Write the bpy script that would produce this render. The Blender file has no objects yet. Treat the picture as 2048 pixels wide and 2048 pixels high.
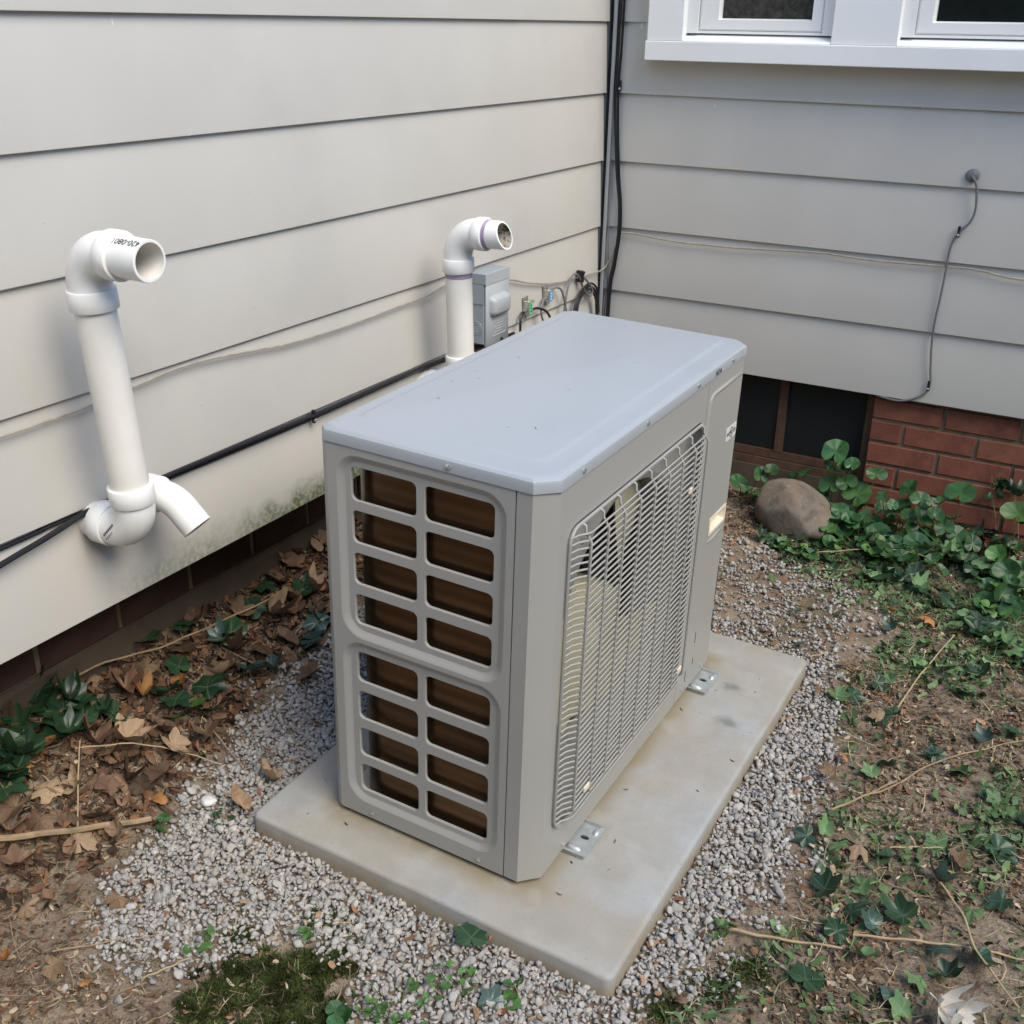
import bpy, math, random
import numpy as np
from mathutils import Vector, Matrix, Euler, geometry

# ------------------------------------------------------------------ camera, sky, light
scene = bpy.context.scene
C = scene.collection
cam_d = bpy.data.cameras.new('camera'); cam = bpy.data.objects.new('camera', cam_d); C.objects.link(cam)
cam.location = (1.6148, -3.4768, 1.5122)
cam.rotation_euler = (1.1523, -0.0148, 0.5164)
cam_d.sensor_width = 36; cam_d.lens = 38.94; cam_d.shift_x = -0.00137; cam_d.shift_y = 0.00153
cam_d.clip_start = 0.02; cam_d.clip_end = 500
scene.camera = cam
SUN_EL, SUN_AZ = 50, -20            # elevation and azimuth (from +X, counter-clockwise), degrees
sdir = Vector((math.cos(math.radians(SUN_EL)) * math.cos(math.radians(SUN_AZ)),
               math.cos(math.radians(SUN_EL)) * math.sin(math.radians(SUN_AZ)), math.sin(math.radians(SUN_EL))))
world = bpy.data.worlds.new('World'); scene.world = world; world.use_nodes = True
wn = world.node_tree.nodes; wl = world.node_tree.links
sky = wn.new('ShaderNodeTexSky'); sky.sky_type = 'NISHITA'; sky.sun_disc = False
sky.sun_elevation = math.radians(SUN_EL); sky.sun_rotation = math.atan2(sdir.x, sdir.y)
sky.air_density = 1.0; sky.dust_density = 0.2; sky.ozone_density = 2.4
bg = wn['Background']; bg.inputs['Strength'].default_value = 0.15
wl.new(sky.outputs['Color'], bg.inputs['Color'])
sun_d = bpy.data.lights.new('sun', 'SUN'); sun = bpy.data.objects.new('sun', sun_d); C.objects.link(sun)
sun_d.energy = 1.5; sun_d.angle = math.radians(38); sun_d.color = (1.0, 0.90, 0.73)
sun.rotation_euler = sdir.to_track_quat('Z', 'Y').to_euler()
vs = scene.view_settings
cy = scene.cycles; cy.use_adaptive_sampling = True; cy.adaptive_threshold = 0.02; cy.max_bounces = 4; cy.diffuse_bounces = 2; cy.glossy_bounces = 2; cy.transmission_bounces = 2; cy.transparent_max_bounces = 4; cy.caustics_reflective = False; cy.caustics_refractive = False
vs.view_transform = 'Standard'; vs.look = 'None'; vs.exposure = 1.32; vs.gamma = 1.0; vs.use_curve_mapping = False

# ------------------------------------------------------------------ helpers
rnd = random.Random(7)
rng = np.random.default_rng(11)
MATS = {}

def mat(name, col, rough=0.6, metal=0.0, var=0.08, vscale=6.0, bump=0.0, bscale=150.0, spec=0.5, orand=0.0,
        col2=None, c2scale=3.0, c2lo=0.5, c2hi=0.7, detail=5.0, attr=None, sss=0.0):
    m = bpy.data.materials.new(name); m.use_nodes = True
    nt = m.node_tree; N = nt.nodes; Lk = nt.links
    b = N['Principled BSDF']
    b.inputs['Roughness'].default_value = rough; b.inputs['Metallic'].default_value = metal
    b.inputs['Specular IOR Level'].default_value = spec
    tc = N.new('ShaderNodeTexCoord')
    if attr:
        a = N.new('ShaderNodeAttribute'); a.attribute_name = attr; c = a.outputs['Color']
    else:
        r = N.new('ShaderNodeRGB'); r.outputs[0].default_value = (*col, 1); c = r.outputs[0]
    if col2 is not None:
        n2 = N.new('ShaderNodeTexNoise'); n2.inputs['Scale'].default_value = c2scale; n2.inputs['Detail'].default_value = 8
        n2.inputs['Roughness'].default_value = 0.65
        Lk.new(tc.outputs['Object'], n2.inputs['Vector'])
        mr = N.new('ShaderNodeMapRange'); mr.inputs[1].default_value = c2lo; mr.inputs[2].default_value = c2hi
        Lk.new(n2.outputs['Fac'], mr.inputs[0])
        mx = N.new('ShaderNodeMix'); mx.data_type = 'RGBA'
        Lk.new(mr.outputs[0], mx.inputs['Factor']); Lk.new(c, mx.inputs['A']); mx.inputs['B'].default_value = (*col2, 1)
        c = mx.outputs['Result']
    hsv = N.new('ShaderNodeHueSaturation'); Lk.new(c, hsv.inputs['Color'])
    ns = N.new('ShaderNodeTexNoise'); ns.inputs['Scale'].default_value = vscale; ns.inputs['Detail'].default_value = detail
    Lk.new(tc.outputs['Object'], ns.inputs['Vector'])
    mr = N.new('ShaderNodeMapRange'); mr.inputs[1].default_value = 0.3; mr.inputs[2].default_value = 0.7
    mr.inputs[3].default_value = 1 - var; mr.inputs[4].default_value = 1 + var
    Lk.new(ns.outputs['Fac'], mr.inputs[0])
    val = mr.outputs[0]
    if orand:
        oi = N.new('ShaderNodeObjectInfo')
        m2 = N.new('ShaderNodeMapRange'); m2.inputs[3].default_value = 1 - orand; m2.inputs[4].default_value = 1 + orand
        Lk.new(oi.outputs['Random'], m2.inputs[0])
        mu = N.new('ShaderNodeMath'); mu.operation = 'MULTIPLY'; Lk.new(val, mu.inputs[0]); Lk.new(m2.outputs[0], mu.inputs[1])
        val = mu.outputs[0]
        m3 = N.new('ShaderNodeMath'); m3.operation = 'MULTIPLY'; m3.inputs[1].default_value = 7.31; Lk.new(oi.outputs['Random'], m3.inputs[0])
        m4 = N.new('ShaderNodeMath'); m4.operation = 'FRACT'; Lk.new(m3.outputs[0], m4.inputs[0])
        m5 = N.new('ShaderNodeMapRange'); m5.inputs[3].default_value = 0.5 - orand * 0.02; m5.inputs[4].default_value = 0.5 + orand * 0.035
        Lk.new(m4.outputs[0], m5.inputs[0]); Lk.new(m5.outputs[0], hsv.inputs['Hue'])
    Lk.new(val, hsv.inputs['Value'])
    Lk.new(hsv.outputs['Color'], b.inputs['Base Color'])
    if bump:
        nb = N.new('ShaderNodeTexNoise'); nb.inputs['Scale'].default_value = bscale; nb.inputs['Detail'].default_value = 4
        Lk.new(tc.outputs['Object'], nb.inputs['Vector'])
        bp = N.new('ShaderNodeBump'); bp.inputs['Strength'].default_value = bump; bp.inputs['Distance'].default_value = 0.002
        Lk.new(nb.outputs['Fac'], bp.inputs['Height']); Lk.new(bp.outputs[0], b.inputs['Normal'])
    m['hsv'] = hsv.name
    MATS[name] = m
    return m

def NT(m):
    return m.node_tree.nodes, m.node_tree.links, m.node_tree.nodes['Principled BSDF']

def overlay(m, fac_socket, col):
    """mix a second colour over the material's base colour by a factor socket"""
    N, Lk, b = NT(m)
    src = b.inputs['Base Color'].links[0].from_socket
    mx = N.new('ShaderNodeMix'); mx.data_type = 'RGBA'
    Lk.new(fac_socket, mx.inputs['Factor']); Lk.new(src, mx.inputs['A']); mx.inputs['B'].default_value = (*col, 1)
    Lk.new(mx.outputs['Result'], b.inputs['Base Color'])

def mrange(m, sock, a, b_, c=0.0, d=1.0):
    N, Lk, _ = NT(m)
    r = N.new('ShaderNodeMapRange'); r.interpolation_type = 'SMOOTHSTEP'
    for i, v in zip((1, 2, 3, 4), (a, b_, c, d)): r.inputs[i].default_value = v
    Lk.new(sock, r.inputs[0]); return r.outputs[0]

def mmath(m, op, a, b_=None):
    N, Lk, _ = NT(m)
    n = N.new('ShaderNodeMath'); n.operation = op
    for i, s in enumerate((a, b_)):
        if s is None: continue
        if isinstance(s, (int, float)): n.inputs[i].default_value = s
        else: Lk.new(s, n.inputs[i])
    return n.outputs[0]

def mnoise(m, scale, detail=4, vec=None, scl=None):
    N, Lk, _ = NT(m)
    tc = N.new('ShaderNodeTexCoord'); n = N.new('ShaderNodeTexNoise')
    n.inputs['Scale'].default_value = scale; n.inputs['Detail'].default_value = detail
    if scl:
        mp = N.new('ShaderNodeMapping'); mp.inputs['Scale'].default_value = scl
        Lk.new(tc.outputs['Object'], mp.inputs['Vector']); Lk.new(mp.outputs[0], n.inputs['Vector'])
    else: Lk.new(tc.outputs['Object'], n.inputs['Vector'])
    return n.outputs['Fac']

def mxyz(m):
    N, Lk, _ = NT(m)
    tc = N.new('ShaderNodeTexCoord'); s = N.new('ShaderNodeSeparateXYZ'); Lk.new(tc.outputs['Object'], s.inputs[0])
    return s.outputs

class MB:
    """collects shapes into one mesh"""
    def __init__(s): s.v = []; s.f = []; s.mi = []
    def add(s, v, f):
        o = len(s.v); s.v += [tuple(p) for p in v]; s.f += [tuple(i + o for i in q) for q in f]; return s
    def box(s, x0, x1, y0, y1, z0, z1):
        v = [(x, y, z) for x in (x0, x1) for y in (y0, y1) for z in (z0, z1)]
        return s.add(v, [(0, 1, 3, 2), (4, 6, 7, 5), (0, 4, 5, 1), (2, 3, 7, 6), (0, 2, 6, 4), (1, 5, 7, 3)])
    def bbox(s, x0, x1, y0, y1, z0, z1, b=0.003):
        """box with chamfered edges (24 verts)"""
        X, Y, Z = (x0, x1), (y0, y1), (z0, z1); v = []; idx = {}
        for i in (0, 1):
            for j in (0, 1):
                for k in (0, 1):
                    sx, sy, sz = (b, -b)[i], (b, -b)[j], (b, -b)[k]
                    for a in range(3):
                        p = [X[i], Y[j], Z[k]]
                        if a != 0: p[0] += sx
                        if a != 1: p[1] += sy
                        if a != 2: p[2] += sz
                        idx[(i, j, k, a)] = len(v); v.append(p)
        f = []
        for a in range(3):
            o1, o2 = [t for t in range(3) if t != a]
            for e in (0, 1):
                q = []
                for (p1, p2) in ((0, 0), (1, 0), (1, 1), (0, 1)):
                    c = [0, 0, 0]; c[a] = e; c[o1] = p1; c[o2] = p2; q.append(idx[(*c, a)])
                f.append(q)
            for p1 in (0, 1):
                for p2 in (0, 1):
                    c0 = [0, 0, 0]; c0[o1] = p1; c0[o2] = p2; c1 = list(c0); c1[a] = 1
                    f.append([idx[(*c0, o1)], idx[(*c0, o2)], idx[(*c1, o2)], idx[(*c1, o1)]])
        for i in (0, 1):
            for j in (0, 1):
                for k in (0, 1): f.append([idx[(i, j, k, a)] for a in range(3)])
        return s.add(v, f)
    def tube(s, path, r, n=8, cap=True, closed=False):
        P = [Vector(p) for p in path]; m = len(P)
        R = r if isinstance(r, (list, tuple)) else [r] * m
        t0 = (P[1] - P[0]).normalized()
        up = Vector((0, 0, 1)) if abs(t0.z) < 0.9 else Vector((1, 0, 0))
        nx = (up - t0 * up.dot(t0)).normalized(); v = []
        for i in range(m):
            a = P[i - 1] if (i > 0 or closed) else P[i]; b = P[(i + 1) % m] if (i < m - 1 or closed) else P[i]
            t = (b - a)
            t = t.normalized() if t.length > 1e-9 else t0
            nx = (nx - t * nx.dot(t)); nx = nx.normalized() if nx.length > 1e-6 else Vector((1, 0, 0)); ny = t.cross(nx)
            for k in range(n):
                an = 2 * math.pi * k / n
                v.append(P[i] + (nx * math.cos(an) + ny * math.sin(an)) * R[i])
        f = []
        for i in range(m if closed else m - 1):
            j = (i + 1) % m
            for k in range(n):
                l = (k + 1) % n
                f.append((i * n + k, i * n + l, j * n + l, j * n + k))
        if cap and not closed:
            f.append(tuple(range(n - 1, -1, -1))); f.append(tuple((m - 1) * n + k for k in range(n)))
        return s.add(v, f)
    def loops(s, L, cap0=False, cap1=False, closed=True):
        """bridge loops with equal vertex counts"""
        n = len(L[0]); v = [p for l in L for p in l]; f = []
        for i in range(len(L) - 1):
            for k in range(n if closed else n - 1):
                l = (k + 1) % n
                f.append((i * n + k, i * n + l, (i + 1) * n + l, (i + 1) * n + k))
        if cap0: f.append(tuple(range(n - 1, -1, -1)))
        if cap1: f.append(tuple((len(L) - 1) * n + k for k in range(n)))
        return s.add(v, f)
    def plate(s, outer, holes, fn):
        """filled polygon with holes; 2-D points mapped by fn(u, v)"""
        pl = [[Vector((a, b, 0)) for a, b in outer]] + [[Vector((a, b, 0)) for a, b in h] for h in holes]
        flat = [p for l in pl for p in l]
        tri = geometry.tessellate_polygon(pl)
        return s.add([fn(p.x, p.y) for p in flat], [tuple(t) for t in tri])
    def disc(s, c, nrm, r, h, n=10, dome=0.4):
        c = Vector(c); nrm = Vector(nrm).normalized()
        up = Vector((0, 0, 1)) if abs(nrm.z) < 0.9 else Vector((1, 0, 0))
        a = (up - nrm * up.dot(nrm)).normalized(); b = nrm.cross(a)
        ring = lambda rr, hh: [c + (a * math.cos(2 * math.pi * k / n) + b * math.sin(2 * math.pi * k / n)) * rr + nrm * hh for k in range(n)]
        return s.loops([ring(r, -0.001), ring(r, h * (1 - dome)), ring(r * 0.72, h * 0.85), ring(r * 0.3, h)], cap1=True)
    def build(s, name, m, parent=None, smooth=True, angle=35, loc=None, rot=None, fix=True):
        me = bpy.data.meshes.new(name); me.from_pydata([tuple(p) for p in s.v], [], s.f); me.validate()
        if fix:
            import bmesh
            bm = bmesh.new(); bm.from_mesh(me)
            bmesh.ops.recalc_face_normals(bm, faces=bm.faces); bm.to_mesh(me); bm.free()
        if smooth:
            me.shade_smooth(); me.set_sharp_from_angle(angle=math.radians(angle))
        me.materials.append(m)
        return link(name, me, parent, loc, rot)

def link(name, me, parent=None, loc=None, rot=None, scale=None):
    o = bpy.data.objects.new(name, me); C.objects.link(o)
    if parent: o.parent = parent
    if loc is not None: o.location = loc
    if rot is not None: o.rotation_euler = rot
    if scale is not None: o.scale = scale
    return o

def tag(o, label=None, cat=None, group=None, kind=None):
    if label: o['label'] = label
    if cat: o['category'] = cat
    if group: o['group'] = group
    if kind: o['kind'] = kind
    return o

def thing(name, label, cat, loc=(0, 0, 0), rot=(0, 0, 0), group=None):
    o = bpy.data.objects.new(name, None); C.objects.link(o); o.empty_display_size = 0.05
    o.location = loc; o.rotation_euler = rot
    return tag(o, label, cat, group)

def catmull(P, n=6):
    P = [Vector(p) for p in P]; Q = [P[0] * 2 - P[1]] + P + [P[-1] * 2 - P[-2]]; out = []
    for i in range(1, len(Q) - 2):
        for k in range(n):
            t = k / n; a, b, c, d = Q[i - 1:i + 3]
            out.append(0.5 * ((2 * b) + (c - a) * t + (2 * a - 5 * b + 4 * c - d) * t * t + (3 * b - a - 3 * c + d) * t ** 3))
    out.append(P[-1]); return out

def rloop(x0, x1, y0, y1, cs, n=5, mode='r'):
    """rounded or chamfered rectangle, corners in order (x1,y0) (x1,y1) (x0,y1) (x0,y0)"""
    if not isinstance(cs, (list, tuple)): cs = [cs] * 4
    out = []
    for (cx, cy, sx, sy, a0), c in zip(((x1, y0, -1, 1, -90), (x1, y1, -1, -1, 0), (x0, y1, 1, -1, 90), (x0, y0, 1, 1, 180)), cs):
        px, py = cx + sx * c, cy + sy * c
        A = (px + c * math.cos(math.radians(a0)), py + c * math.sin(math.radians(a0)))
        B = (px + c * math.cos(math.radians(a0 + 90)), py + c * math.sin(math.radians(a0 + 90)))
        for k in range(n):
            t = k / (n - 1)
            if mode == 'r':
                a = math.radians(a0 + 90 * t); out.append((px + c * math.cos(a), py + c * math.sin(a)))
            else: out.append((A[0] + (B[0] - A[0]) * t, A[1] + (B[1] - A[1]) * t))
    return out

def text_mesh(body, size):
    cu = bpy.data.curves.new('lettering', 'FONT'); cu.body = body; cu.size = size; cu.align_x = 'CENTER'; cu.align_y = 'CENTER'
    cu.extrude = 0.0001
    o = bpy.data.objects.new('lettering', cu); C.objects.link(o)
    dg = bpy.context.evaluated_depsgraph_get()
    me = bpy.data.meshes.new_from_object(o.evaluated_get(dg))
    bpy.data.objects.remove(o); return me

# value noise in numpy
_perm = np.random.default_rng(5).random((256, 256))
def vn(x, y):
    x = np.asarray(x, float); y = np.asarray(y, float)
    xi = np.floor(x).astype(int); yi = np.floor(y).astype(int); fx = x - xi; fy = y - yi
    fx = fx * fx * (3 - 2 * fx); fy = fy * fy * (3 - 2 * fy)
    g = lambda a, b: _perm[a & 255, b & 255]
    return (g(xi, yi) * (1 - fx) + g(xi + 1, yi) * fx) * (1 - fy) + (g(xi, yi + 1) * (1 - fx) + g(xi + 1, yi + 1) * fx) * fy
def fbm(x, y, o=4):
    s = 0; a = 0.5
    for k in range(o): s = s + a * vn(np.asarray(x) * 2 ** k + 17 * k, np.asarray(y) * 2 ** k + 5 * k); a *= 0.5
    return s
def sstep(t): t = np.clip(t, 0, 1); return t * t * (3 - 2 * t)
def hgt(x, y):
    x = np.asarray(x, float); y = np.asarray(y, float)
    b = -0.0268 * (np.clip(x, -.4, 1.3) - 1.1) + 0.0154 * (np.clip(y, -2.8, 0.1) + 2.18) - .006
    return b + 0.135 * sstep((0.2 - x) / 0.42) + (fbm(x * 6, y * 6, 3) - 0.45) * 0.012
def hz(x, y): return float(hgt(x, y))

# ------------------------------------------------------------------ materials
mat('siding', (0.602, 0.572, 0.510), rough=0.5, var=0.035, vscale=3.0, bump=0.04, bscale=60, col2=(0.56, 0.538, 0.488), c2scale=2.2, c2lo=0.52, c2hi=0.75)
m = mat('siding_low', (0.602, 0.572, 0.510), rough=0.55, var=0.04, vscale=3.0, bump=0.04, bscale=60, col2=(0.56, 0.538, 0.488), c2scale=2.2, c2lo=0.52, c2hi=0.75)
xyz = mxyz(m)
zm = mrange(m, mmath(m, 'ADD', xyz[2], mmath(m, 'MULTIPLY', mnoise(m, 14, 6), -0.16)), 0.37, 0.45, 1.0, 0.0)
ym = mmath(m, 'MULTIPLY', mrange(m, xyz[1], -2.05, -1.6), mrange(m, xyz[1], -1.25, -0.9, 1.0, 0.0))
ym = mmath(m, 'ADD', ym, mmath(m, 'MULTIPLY', mrange(m, xyz[1], -2.25, -2.05), mrange(m, xyz[1], -1.95, -1.85, 0.5, 0.0)))
sp = mrange(m, mnoise(m, 90, 4), 0.32, 0.62, 0.45, 1.0)
overlay(m, mmath(m, 'MULTIPLY', mmath(m, 'MULTIPLY', zm, ym), sp), (0.12, 0.15, 0.06))
# brown drip stain under the pipes
dr = mmath(m, 'MULTIPLY', mmath(m, 'MULTIPLY', mrange(m, xyz[1], -2.26, -2.2), mrange(m, xyz[1], -2.06, -2.0, 1.0, 0.0)), mrange(m, xyz[2], 0.5, 0.63))
overlay(m, mmath(m, 'MULTIPLY', dr, mrange(m, mnoise(m, 5, 4, scl=(1, 6, 0.6)), 0.38, 0.7, 0.0, 0.6)), (0.28, 0.23, 0.17))
for nm in ('siding', 'siding_low'):
    m = MATS[nm]
    overlay(m, mrange(m, mnoise(m, 75, 2, scl=(1, 1, 2.2)), 0.765, 0.79, 0.0, 0.55), (0.26, 0.24, 0.20))
    overlay(m, mrange(m, mnoise(m, 48, 2, scl=(1, 1, .35)), 0.775, 0.80, 0.0, 0.8), (0.80, 0.80, 0.78))
    overlay(m, mrange(m, mnoise(m, 2.6, 6, scl=(1, 1, 1.6)), 0.5, 0.8, 0.0, 0.10), (0.40, 0.39, 0.36))
mat('dark_strip', (0.10, 0.115, 0.115), rough=0.6)  # corner channel, its dark tone also painting the shadow gap there
mat('white_trim', (0.86, 0.85, 0.81), rough=0.4, var=0.03, vscale=5)
mat('vinyl', (0.83, 0.81, 0.76), rough=0.35, var=0.02)
mat('pvc', (0.86, 0.82, 0.73), rough=0.3, var=0.04, vscale=12, col2=(0.76, 0.71, 0.61), c2scale=9, c2lo=0.6, c2hi=0.85)
mat('pvc_white', (0.88, 0.87, 0.82), rough=0.32, var=0.03, vscale=14)
mat('pvc_dirty', (0.45, 0.40, 0.32), rough=0.7, col2=(0.05, 0.04, 0.03), c2scale=60, c2lo=0.52, c2hi=0.6)
mat('primer', (0.36, 0.28, 0.42), rough=0.5, var=0.2, vscale=30)
mat('ink', (0.03, 0.03, 0.05), rough=0.6)
m = mat('unit', (0.365, 0.358, 0.33), rough=0.42, var=0.015, vscale=2.5, bump=0.03, bscale=900)
mat('unit_lid', (0.365, 0.388, 0.405), rough=0.36, var=0.02, vscale=3, bump=0.02, bscale=900, col2=(0.335, 0.362, 0.382), c2scale=4, c2lo=0.6, c2hi=0.8)  # body paint tinted cool, putting the sky's blue light into the lid colour
mat('unit_dark', (0.02, 0.02, 0.02), rough=0.7)
mat('seam', (0.03, 0.03, 0.03), rough=0.8)
mat('guard', (0.345, 0.34, 0.315), rough=0.38)
mat('fan_plastic', (0.58, 0.54, 0.37), rough=0.45, var=0.05)
mat('handle', (0.78, 0.70, 0.55), rough=0.5)
mat('badge', (0.75, 0.75, 0.73), rough=0.3)
mat('screw', (0.72, 0.71, 0.69), rough=0.25, metal=0.8, var=0.1)
mat('galvanised', (0.50, 0.53, 0.52), rough=0.42, metal=0.55, var=0.12, vscale=60)
m = mat('coil', (0.15, 0.082, 0.042), rough=0.33, metal=0.8, var=0.22, vscale=4, detail=6)
N, Lk, b = NT(m)
xyz = mxyz(m)
band = mmath(m, 'PINGPONG', xyz[2], 0.0127)
bandm = mrange(m, mmath(m, 'ADD', band, mmath(m, 'MULTIPLY', mnoise(m, 8, 3), 0.006)), 0.001, 0.015, 0.0, 0.5)
overlay(m, bandm, (0.05, 0.03, 0.016))
overlay(m, mrange(m, mnoise(m, 3.2, 3, scl=(1, 1, 3)), 0.50, 0.7, 0.0, 0.45), (0.27, 0.14, 0.06))
streak = mrange(m, mnoise(m, 6, 4, scl=(50, 50, 1.2)), 0.66, 0.78, 0.0, 0.6)
overlay(m, mmath(m, 'MULTIPLY', streak, mrange(m, mnoise(m, 7, 3), 0.5, 0.62)), (0.40, 0.23, 0.10))
tc = N.new('ShaderNodeTexCoord'); mp = N.new('ShaderNodeMapping'); mp.inputs['Scale'].default_value = (1, 1, 0.01)
wv = N.new('ShaderNodeTexNoise'); wv.inputs['Scale'].default_value = 700; wv.inputs['Detail'].default_value = 1
Lk.new(tc.outputs['Object'], mp.inputs[0]); Lk.new(mp.outputs[0], wv.inputs['Vector'])
bp = N.new('ShaderNodeBump'); bp.inputs['Strength'].default_value = 0.3; bp.inputs['Distance'].default_value = 0.001
Lk.new(wv.outputs['Fac'], bp.inputs['Height']); Lk.new(bp.outputs[0], b.inputs['Normal'])
m = mat('concrete', (0.325, 0.305, 0.262), rough=0.75, var=0.07, vscale=9, bump=0.10, bscale=260, col2=(0.35, 0.355, 0.345), c2scale=3.2, c2lo=0.45, c2hi=0.62)
st = mrange(m, mnoise(m, 5.5, 7), 0.54, 0.74, 0.0, 0.38); overlay(m, st, (0.29, 0.21, 0.11))
st = mrange(m, mnoise(m, 26, 5), 0.70, 0.80, 0.0, 0.6); overlay(m, st, (0.10, 0.10, 0.09))
xyz = mxyz(m)
# damp rusty margin round the foot of the machine, and two grey-green smudges
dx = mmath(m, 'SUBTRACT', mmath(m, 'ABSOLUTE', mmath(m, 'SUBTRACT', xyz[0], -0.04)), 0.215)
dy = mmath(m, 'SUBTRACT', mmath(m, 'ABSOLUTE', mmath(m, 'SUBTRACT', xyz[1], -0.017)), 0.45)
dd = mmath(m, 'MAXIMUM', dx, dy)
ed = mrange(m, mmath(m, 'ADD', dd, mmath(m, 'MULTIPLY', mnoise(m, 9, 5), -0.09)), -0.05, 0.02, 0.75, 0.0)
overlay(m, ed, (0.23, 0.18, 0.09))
overlay(m, mrange(m, mnoise(m, 140, 4), 0.60, 0.72, 0.0, 0.4), (0.20, 0.18, 0.15))
overlay(m, mrange(m, mnoise(m, 11, 8), 0.52, 0.66, 0.0, 0.3), (0.42, 0.41, 0.385))
for (sx, sy, sr) in ((0.275, 0.36, 0.045), (0.31, 0.22, 0.05)):
    ax = mmath(m, 'SUBTRACT', xyz[0], sx); ay = mmath(m, 'SUBTRACT', xyz[1], sy)
    d2 = mmath(m, 'SQRT', mmath(m, 'ADD', mmath(m, 'MULTIPLY', ax, ax), mmath(m, 'MULTIPLY', mmath(m, 'MULTIPLY', ay, ay), 2.2)))
    overlay(m, mrange(m, mmath(m, 'ADD', d2, mmath(m, 'MULTIPLY', mnoise(m, 40, 5), sr * 1.1)), sr * 0.6, sr * 1.35, 0.8, 0.0), (0.16, 0.17, 0.15))
# rubbed brown sides of the slab
overlay(m, mrange(m, mmath(m, 'ADD', xyz[2], mmath(m, 'MULTIPLY', mnoise(m, 22, 4), 0.03)), -0.022, 0.002, 0.75, 0.0), (0.30, 0.24, 0.15))
m = mat('brick', (0.235, 0.08, 0.046), rough=0.85, var=0.24, vscale=18, bump=0.5, bscale=160, orand=0.14, col2=(0.17, 0.055, 0.035), c2scale=10)
overlay(m, mrange(m, mnoise(m, 60, 3, scl=(6, 6, .6)), 0.5, 0.7, 0.0, 0.5), (0.13, 0.045, 0.03))
overlay(m, mrange(m, mnoise(m, 150, 2), 0.70, 0.75, 0.0, 0.8), (0.48, 0.38, 0.28))
mat('mortar', (0.25, 0.19, 0.115), rough=0.95, var=0.2, vscale=30, bump=0.5, bscale=220, col2=(0.16, 0.125, 0.07), c2scale=6)
mat('shaded_brick', (0.085, 0.04, 0.028), rough=0.9, var=0.2, vscale=18, bump=0.5, bscale=160, orand=0.15, col2=(0.07, 0.045, 0.03), c2scale=8)  # wall brick with the shade of the recess darkened into its colour
mat('footing', (0.09, 0.066, 0.044), rough=0.9, var=0.2, vscale=8, bump=0.3, bscale=80, col2=(0.06, 0.045, 0.03), c2scale=5)  # dirt-brown concrete, darkened further for the shade of the recess
mat('rust', (0.10, 0.05, 0.028), rough=0.85, var=0.3, vscale=40, bump=0.3, bscale=200, col2=(0.05, 0.03, 0.02), c2scale=20)
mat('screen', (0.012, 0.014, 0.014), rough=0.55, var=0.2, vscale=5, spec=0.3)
mat('pane', (0.012, 0.014, 0.013), rough=0.04, spec=0.6, var=0.1)
mat('insect_screen', (0.045, 0.042, 0.035), rough=0.75, var=0.5, vscale=70, spec=0.2)
mat('curtain', (0.16, 0.18, 0.24), rough=0.9)
mat('black_cable', (0.013, 0.013, 0.015), rough=0.38)
mat('grey_cable', (0.16, 0.155, 0.16), rough=0.5)
mat('conduit', (0.34, 0.34, 0.34), rough=0.45, var=0.05)
mat('wire', (0.36, 0.32, 0.26), rough=0.55, var=0.2, vscale=40)
mat('box_grey', (0.42, 0.44, 0.44), rough=0.42, var=0.03)
mat('box_side', (0.30, 0.34, 0.37), rough=0.45, var=0.04)
mat('splitter', (0.55, 0.53, 0.48), rough=0.35, metal=0.8, var=0.15, vscale=50)
mat('label_green', (0.12, 0.55, 0.25), rough=0.4)
mat('label_blue', (0.10, 0.36, 0.68), rough=0.4)
m = mat('boulder', (0.20, 0.155, 0.11), rough=0.85, var=0.22, vscale=16, bump=0.5, bscale=70, col2=(0.13, 0.115, 0.10), c2scale=7, c2lo=0.42, c2hi=0.6)
overlay(m, mrange(m, mnoise(m, 5, 4), 0.55, 0.68, 0, 0.6), (0.30, 0.23, 0.14))
overlay(m, mrange(m, mnoise(m, 28, 6), 0.50, 0.64, 0, 0.6), (0.09, 0.07, 0.05))
overlay(m, mrange(m, mnoise(m, 120, 3), 0.62, 0.7, 0, 0.5), (0.34, 0.29, 0.22))
m = mat('soil', (0.21, 0.158, 0.112), rough=0.95, var=0.3, vscale=45, bump=0.9, bscale=180, col2=(0.34, 0.265, 0.19), c2scale=4.5, c2lo=0.5, c2hi=0.66, spec=0.2)
for n_ in m.node_tree.nodes:
    if n_.bl_idname == 'ShaderNodeBump': n_.inputs['Distance'].default_value = 0.006
overlay(m, mrange(m, mnoise(m, 300, 3), 0.56, 0.68, 0, 0.55), (0.34, 0.27, 0.20))
overlay(m, mrange(m, mnoise(m, 220, 4), 0.56, 0.66, 0, 0.7), (0.07, 0.05, 0.036))
overlay(m, mrange(m, mnoise(m, 90, 5), 0.55, 0.68, 0, 0.6), (0.085, 0.06, 0.043))
overlay(m, mmath(m, 'MULTIPLY', mrange(m, mnoise(m, 5.5, 5), 0.52, 0.64, 0, 0.7), mrange(m, mnoise(m, 150, 3), 0.42, 0.6)), (0.075, 0.085, 0.03))
mat('gravel', (0.5, 0.5, 0.5), rough=0.8, attr='tint', var=0.16, vscale=170, bump=0.35, bscale=500)
mat('litter', (0.2, 0.15, 0.1), rough=0.9, attr='tint', var=0.25, vscale=90, spec=0.2)
mat('moss', (0.05, 0.08, 0.02), rough=0.9, attr='tint', var=0.2, vscale=60, spec=0.15)
mat('stick', (0.33, 0.23, 0.13), rough=0.8, var=0.2, vscale=30, bump=0.3, bscale=150, col2=(0.20, 0.14, 0.08), c2scale=14)
mat('straw', (0.40, 0.30, 0.17), rough=0.75, var=0.2, vscale=30)
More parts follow.
